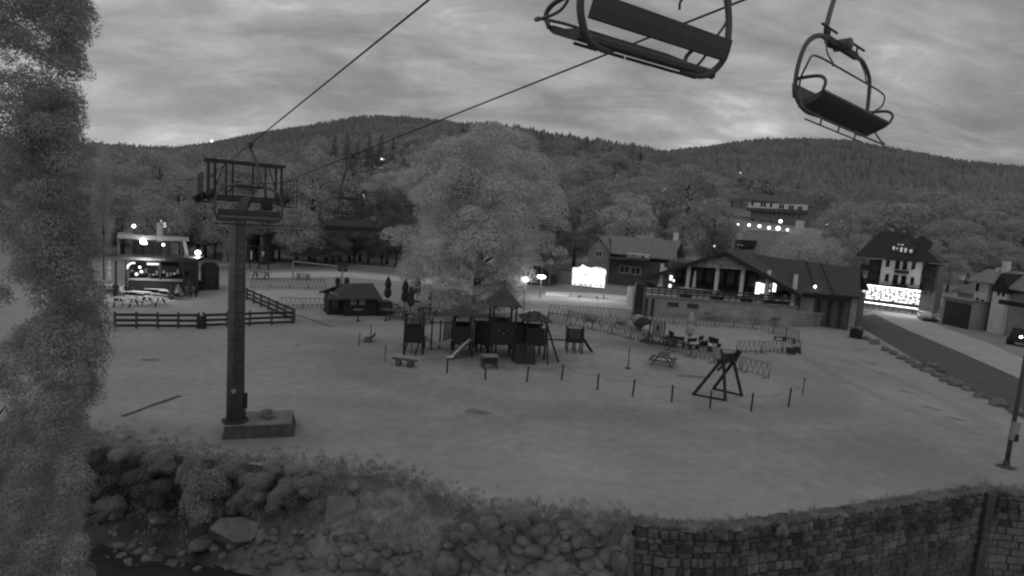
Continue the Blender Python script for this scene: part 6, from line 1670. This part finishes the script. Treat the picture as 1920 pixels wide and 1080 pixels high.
street(981,524,582,"bright lamp on a pale post right behind the central play tower",.32); street(1012,519,560,"bright oval lamp right of the pale lamp post",.30,True)
for px,py,r in ((1029,491,.42),(1014,498,.22)):
    p=at_px(px,80); h=height_to(p,py); t_=thing("round_sign","%s disc sign on a post behind the black shed" % ("large round" if r>.3 else "small round"),"sign",tuple(p)); MB().lathe([(.05,0),(.05,h-r)],6).build("post",M_lightsteel,t_); o=MB().lathe([(r,-.03),(r,.03)],14).build("disc",M_grey,t_); o.location=(0,0,h); o.rotation_euler=(math.pi/2,0,0)
# dark gallery sign by the terrace
F=Face(G(1185,560),G(1207,566)); t_=thing("entrance_gate","dark carved gate post at the left corner of the terrace","gate",F.loc,F.rz)
zt=F.p(1197,535)[1]; box(F.L*.35,F.L*.8,0,.6,0,zt).build("pier",M_black,t_); MB().prism([(0,zt),(F.L*1.3,zt+.05),(F.L*1.4,zt+.35),(F.L*.8,zt+.55),(F.L*.3,zt+.3),(-.3,zt+.25)],-.1,.7).build("carved_head",M_dwood,t_)

# ------------------------------------------------------------------ right side: car, lamps, stones, bin, tractor
F=Face(at_px(1714,77),at_px(1744,75.5)); car=thing("parked_car","white hatchback parked in front of the hotel","car",tuple(F.a+F.x*.3),F.rz-math.radians(62)); k=.66
body=[(0,.35),(.05,.75),(.35,.95),(1.0,1.02),(1.55,1.42),(3.2,1.46),(3.9,1.1),(4.25,.95),(4.3,.4)]
MB().prism([(x*k*1.0,z*k) for x,z in body],0,1.75*k).build("body",M_white,car)
for (a,b) in ((1.15,1.9),(2.0,2.8),(2.9,3.5)):
    MB().prism([(a*k+(.22*k if a<1.2 else 0),1.05*k),(b*k,1.05*k),((b-(.25 if a>2.8 else 0))*k,1.36*k),((a+(.42 if a<1.2 else 0))*k,1.36*k)],-.015,-.003).build("window",M_glass,car)
for x in (.85,3.4):
    for y in (-.03,1.6*k): w=MB().tube([(x*k,y,.32*k),(x*k,y+.18*k,.32*k)],.32*k,14).build("wheel",M_black,car); MB().tube([(x*k,y-.01,.32*k),(x*k,y-.002,.32*k)],.17*k,10).build("rim",M_lightsteel,w)
for y in (.15,1.35): box(-.02,.04,y*k,(y+.25)*k,.62*k,.78*k).build("headlight",M_cream,car)
MB().box(.1,4.2,.05,1.7,.15,.345).build("sill",M_black,car)
st_pts=[(1606,632),(1640,648),(1660,660),(1675,667),(1690,676),(1708,684),(1722,693),(1738,700),(1756,709),(1775,718),(1793,726),(1812,734),(1836,748),(1871,763),(1905,778),(1625,640),(1765,700),(1745,690)]
for i,(px,py) in enumerate(st_pts):
    p=G(px,py-3); r=.28+.08*((i*7)%4)/3; o=rock_at("kerb_stone",tuple(p+Vector((0,0,.12))),r*1.5,r,r*.8,i); tag(o,"rounded boulder in the row of stones between meadow and road" if i<12 or i>14 else ("boulder with a dark base fourth from the lamp post in the stone row","boulder second from the lamp post in the stone row","boulder in the stone row just left of the right lamp post")[i-12],"boulder","stones along the road")
for i,(px,py) in enumerate(((1614,655),(1636,682),(1652,700),(1700,735),(1745,765),(1790,785))): patch(px,py,.5,.18,n=10,rot=-.7)
F=Face(G(1592,632),G(1608,636)); t_=thing("double_bin","pair of dark litter bins under a small roof at the meadow corner","bin",F.loc,F.rz)
for a,b in ((0,.47),(.53,1)): box(F.L*a,F.L*b,0,.5,0,.85).build("bin_body",M_black,t_)
box(-.08,F.L+.08,-.08,.6,.95,1.02).build("roof",M_wood,t_); 
for x in (0,F.L): box(x-.03,x+.03,.5,.56,0,.948).build("support",M_dwood,t_)
p=G(1886,876); tp=at_px(1921,p.y); 
t_=thing("lamp_post","tall lamp post with a pale junction box at the right edge","lamp post",tuple(p)); h=11.0
MB().tube([(0,0,0),(0,0,5),(0,0,h)],.095,10,.06).build("pole",M_lightsteel if 0 else M_galv,t_,True); MB().lathe([(.34,0),(.3,.05),(.14,.09),(.12,.3)],12).build("foot",M_dconc,t_)
zb_=height_to(p,812); zc2=height_to(p,795)
box(-.16,.14,-.2,-.08,zb_,zc2+.12).build("junction_box",M_lightsteel,t_); box(-.24,-.05,-.24,-.1,zb_-.25,zb_-.005).build("lower_box",M_grey,t_); box(.03,.16,-.2,-.09,zb_-.32,zb_-.01).build("socket",M_black,t_)
p=G(1924,652); t_=thing("farm_vehicle","dark vehicle with one round bright headlight cut by the right edge","vehicle",tuple(p),.5)
MB().prism([(-.3,.4),(1.2,.4),(1.3,1.2),(.9,1.3),(.7,1.75),(.1,1.8),(-.1,1.3),(-.3,1.2)],0,1.4).build("body",M_black,t_)
for x in (.1,.9):
    for y in (-.2,1.4): MB().tube([(x,y,.4),(x,y+.2,.4)],.42,14).build("wheel",M_black,t_)
q=at(1914.5,632,p.y-1.0)-p; c_,s_=math.cos(-.5),math.sin(-.5); q=Vector((q.x*c_-q.y*s_,q.x*s_+q.y*c_,q.z)); MB().lathe([(.001,-.12),(.1,-.07),(.12,0),(.1,.07),(.001,.12)],10,tuple(q)).build("headlight",M_lamp,t_)
MB().beam((q.x,q.y,q.z),(.3,.1,1.1),.05).build("lamp_arm",M_steel,t_)
# garden of the pale houses: fence and hedge
for i,(px,py,w,h,l) in enumerate(((1825,590,2.4,1.1,"low dark hedge at the garage end of the garden"),(1850,598,2.4,1.2,"dark hedge before the white house"),(1875,604,2.6,1.3,"dark hedge under the boarded gable"),(1900,606,2.2,1.2,"dark hedge near the right edge"))):
    p=G(px,py); t_=thing("hedge",l,"hedge",tuple(p),.4,"hedges before the white house",(w,w,h)); o=bpy.data.objects.new("leaves",SH[i%3].copy()); o.data.materials.clear(); o.data.materials.append(M_leafD); COL.objects.link(o); o.parent=t_
F=Face(G(1826,592),G(1905,609)); t_=thing("garden_fence","low pale garden fence behind the hedge of the white house","fence",F.loc,F.rz); 
n=12
for k in range(n+1): box(F.L*k/n-.04,F.L*k/n+.04,.9,.98,0,1.1).build("post",M_grey,t_)
for z in (.5,.95): box(0,F.L,.86,.898,z,z+.1).build("rail",M_grey,t_)
# shrubs on the planters and grass bank
for i,t_ in enumerate(pl):
    q=t_.location; s_=thing("shrub","small dark shrub growing in %s" % ("the far left planter box on the terrace","the second planter box on the terrace","the middle planter box on the terrace","the planter box before the lit doorway","the planter box nearest the steps")[i],"shrub",(q.x,q.y,q.z+.4),0,"shrubs in the terrace planters",(.8,.5,.7)); o=bpy.data.objects.new("leaves",SH[i%3]); COL.objects.link(o); o.parent=s_
for px,py,r,l in ((1327,587,.25,"pale stone at the left end of the grassy bank"),(1455,597,.3,"pale stone in the grassy bank below the steps")):
    o=rock_at("boulder",tuple(G(px,py,.9)),r*1.3,r,r*.7,3); tag(o,l,"boulder")

# ------------------------------------------------------------------ bustle round the snack bar
M_pale = mat("pale_fabric", .5, .8, .2, 3)
for i,(px,py,l) in enumerate(((246,548,"pale folding chair just left of the lit picnic tables"),(286,548,"pale folding chair between the two rows of snack bar tables"),(330,549,"pale folding chair at the right row of snack bar tables"),(232,556,"pale folding chair in front of the left post of the snack bar"))):
    t_=thing("folding_chair",l,"chair",tuple(G(px,py)),.5*i,"folding chairs by the snack bar")
    box(-.24,.24,-.22,.22,.42,.46).build("seat",M_pale,t_); box(-.24,.24,.2,.24,.5,.92).build("backrest",M_pale,t_)
    for x in (-.2,.2):
        for y in (-.2,.2): MB().beam((x,y,0),(x,y,.418),.03).build("leg",M_steel,t_)
for i,(px,pt,pb,l) in enumerate(((206,486,545,"slanted pale folded sunshade left of the snack bar"),(238,492,540,"pale folded sunshade by the lit arc of the snack bar"))):
    folded(px,pt,pb,l,M_pale,"pale sunshades at the snack bar",.2)
for i,(px,py,l) in enumerate(((266,516,"white awning stripe of goods on the bar counter under the lamp"),(300,518,"row of pale goods in the middle of the bar counter"),(326,520,"row of pale goods at the right of the bar counter"))):
    q=at_px(px,G(290,553).y+.1); z=1.12
    t_=thing("goods_tray",l,"tray",(q.x,q.y,z+.02)); box(-.5,.5,-.14,.14,0,.05).build("tray_base",M_grey,t_)
    for k in range(5): MB().lathe([(.07,.052),(.07,.2+.05*(k%2)),(.03,.3)],7,(-.4+k*.2,0,0)).build("jar",(M_white,M_pale,M_lwood)[k%3],t_)
for i,(px,py,l) in enumerate(((322,562,"dark dressed person seated at the nearer right picnic table of the snack bar"),(247,560,"person seated at the nearest pale picnic table with their back turned"),(300,549,"person seated near the middle of the snack bar counter"))):
    person(G(px,py),(.4,2.8,1.6)[i],l,"sit",(M_dshirt,M_dshirt,M_shirt)[i])
bulb(G(262,560)+Vector((0,.5,3.0)), 260); bulb(at(371,474,55.0), 160); bulb(at(981,524,G(981,582).y-.5), 50); bulb(at(1012,519,G(1012,560).y-.5), 40)
bulb(at(1660,560,80)+Vector((0,-2.2,0)), 120, .6); bulb(at(1700,566,79)+Vector((0,-2.2,0)), 120, .6)
# more pale tables spilling towards the fence
for px,py,r,l in ((236,574,.1,"pale picnic table nearest the rail fence at its left end"),(288,572,-.05,"pale picnic table nearest the rail fence in the middle"),(292,556,.1,"pale picnic table between the four others of the snack bar")):
    picnic(G(px,py), r, l, M_tabl, .95, "tables before the snack bar")

# ------------------------------------------------------------------ look-alikes told apart by their place in the row
ORD = "leftmost,second,third,fourth,fifth,sixth,seventh,eighth,ninth,tenth,eleventh,twelfth,thirteenth,fourteenth,fifteenth,sixteenth,seventeenth,eighteenth".split(",")
bpy.context.view_layer.update()
_g = {}
for o in COL.objects:
    if o.parent is None and "category" in o and "label" in o: _g.setdefault((o.get("group"), o["label"]), []).append(o)
for (g_, l_), os_ in _g.items():
    if not 1 < len(os_) <= 18: continue
    def _x(o):
        q = o.matrix_world.translation
        if o.name.startswith("boundary_rope"): q = o.matrix_world @ Vector(o.bound_box[0])
        return proj(q)[0]
    os_.sort(key=_x)
    for i, o in enumerate(os_): o["label"] = l_ + (", leftmost" if i == 0 else ", rightmost" if i == len(os_)-1 else ", %s from the left" % ORD[i])
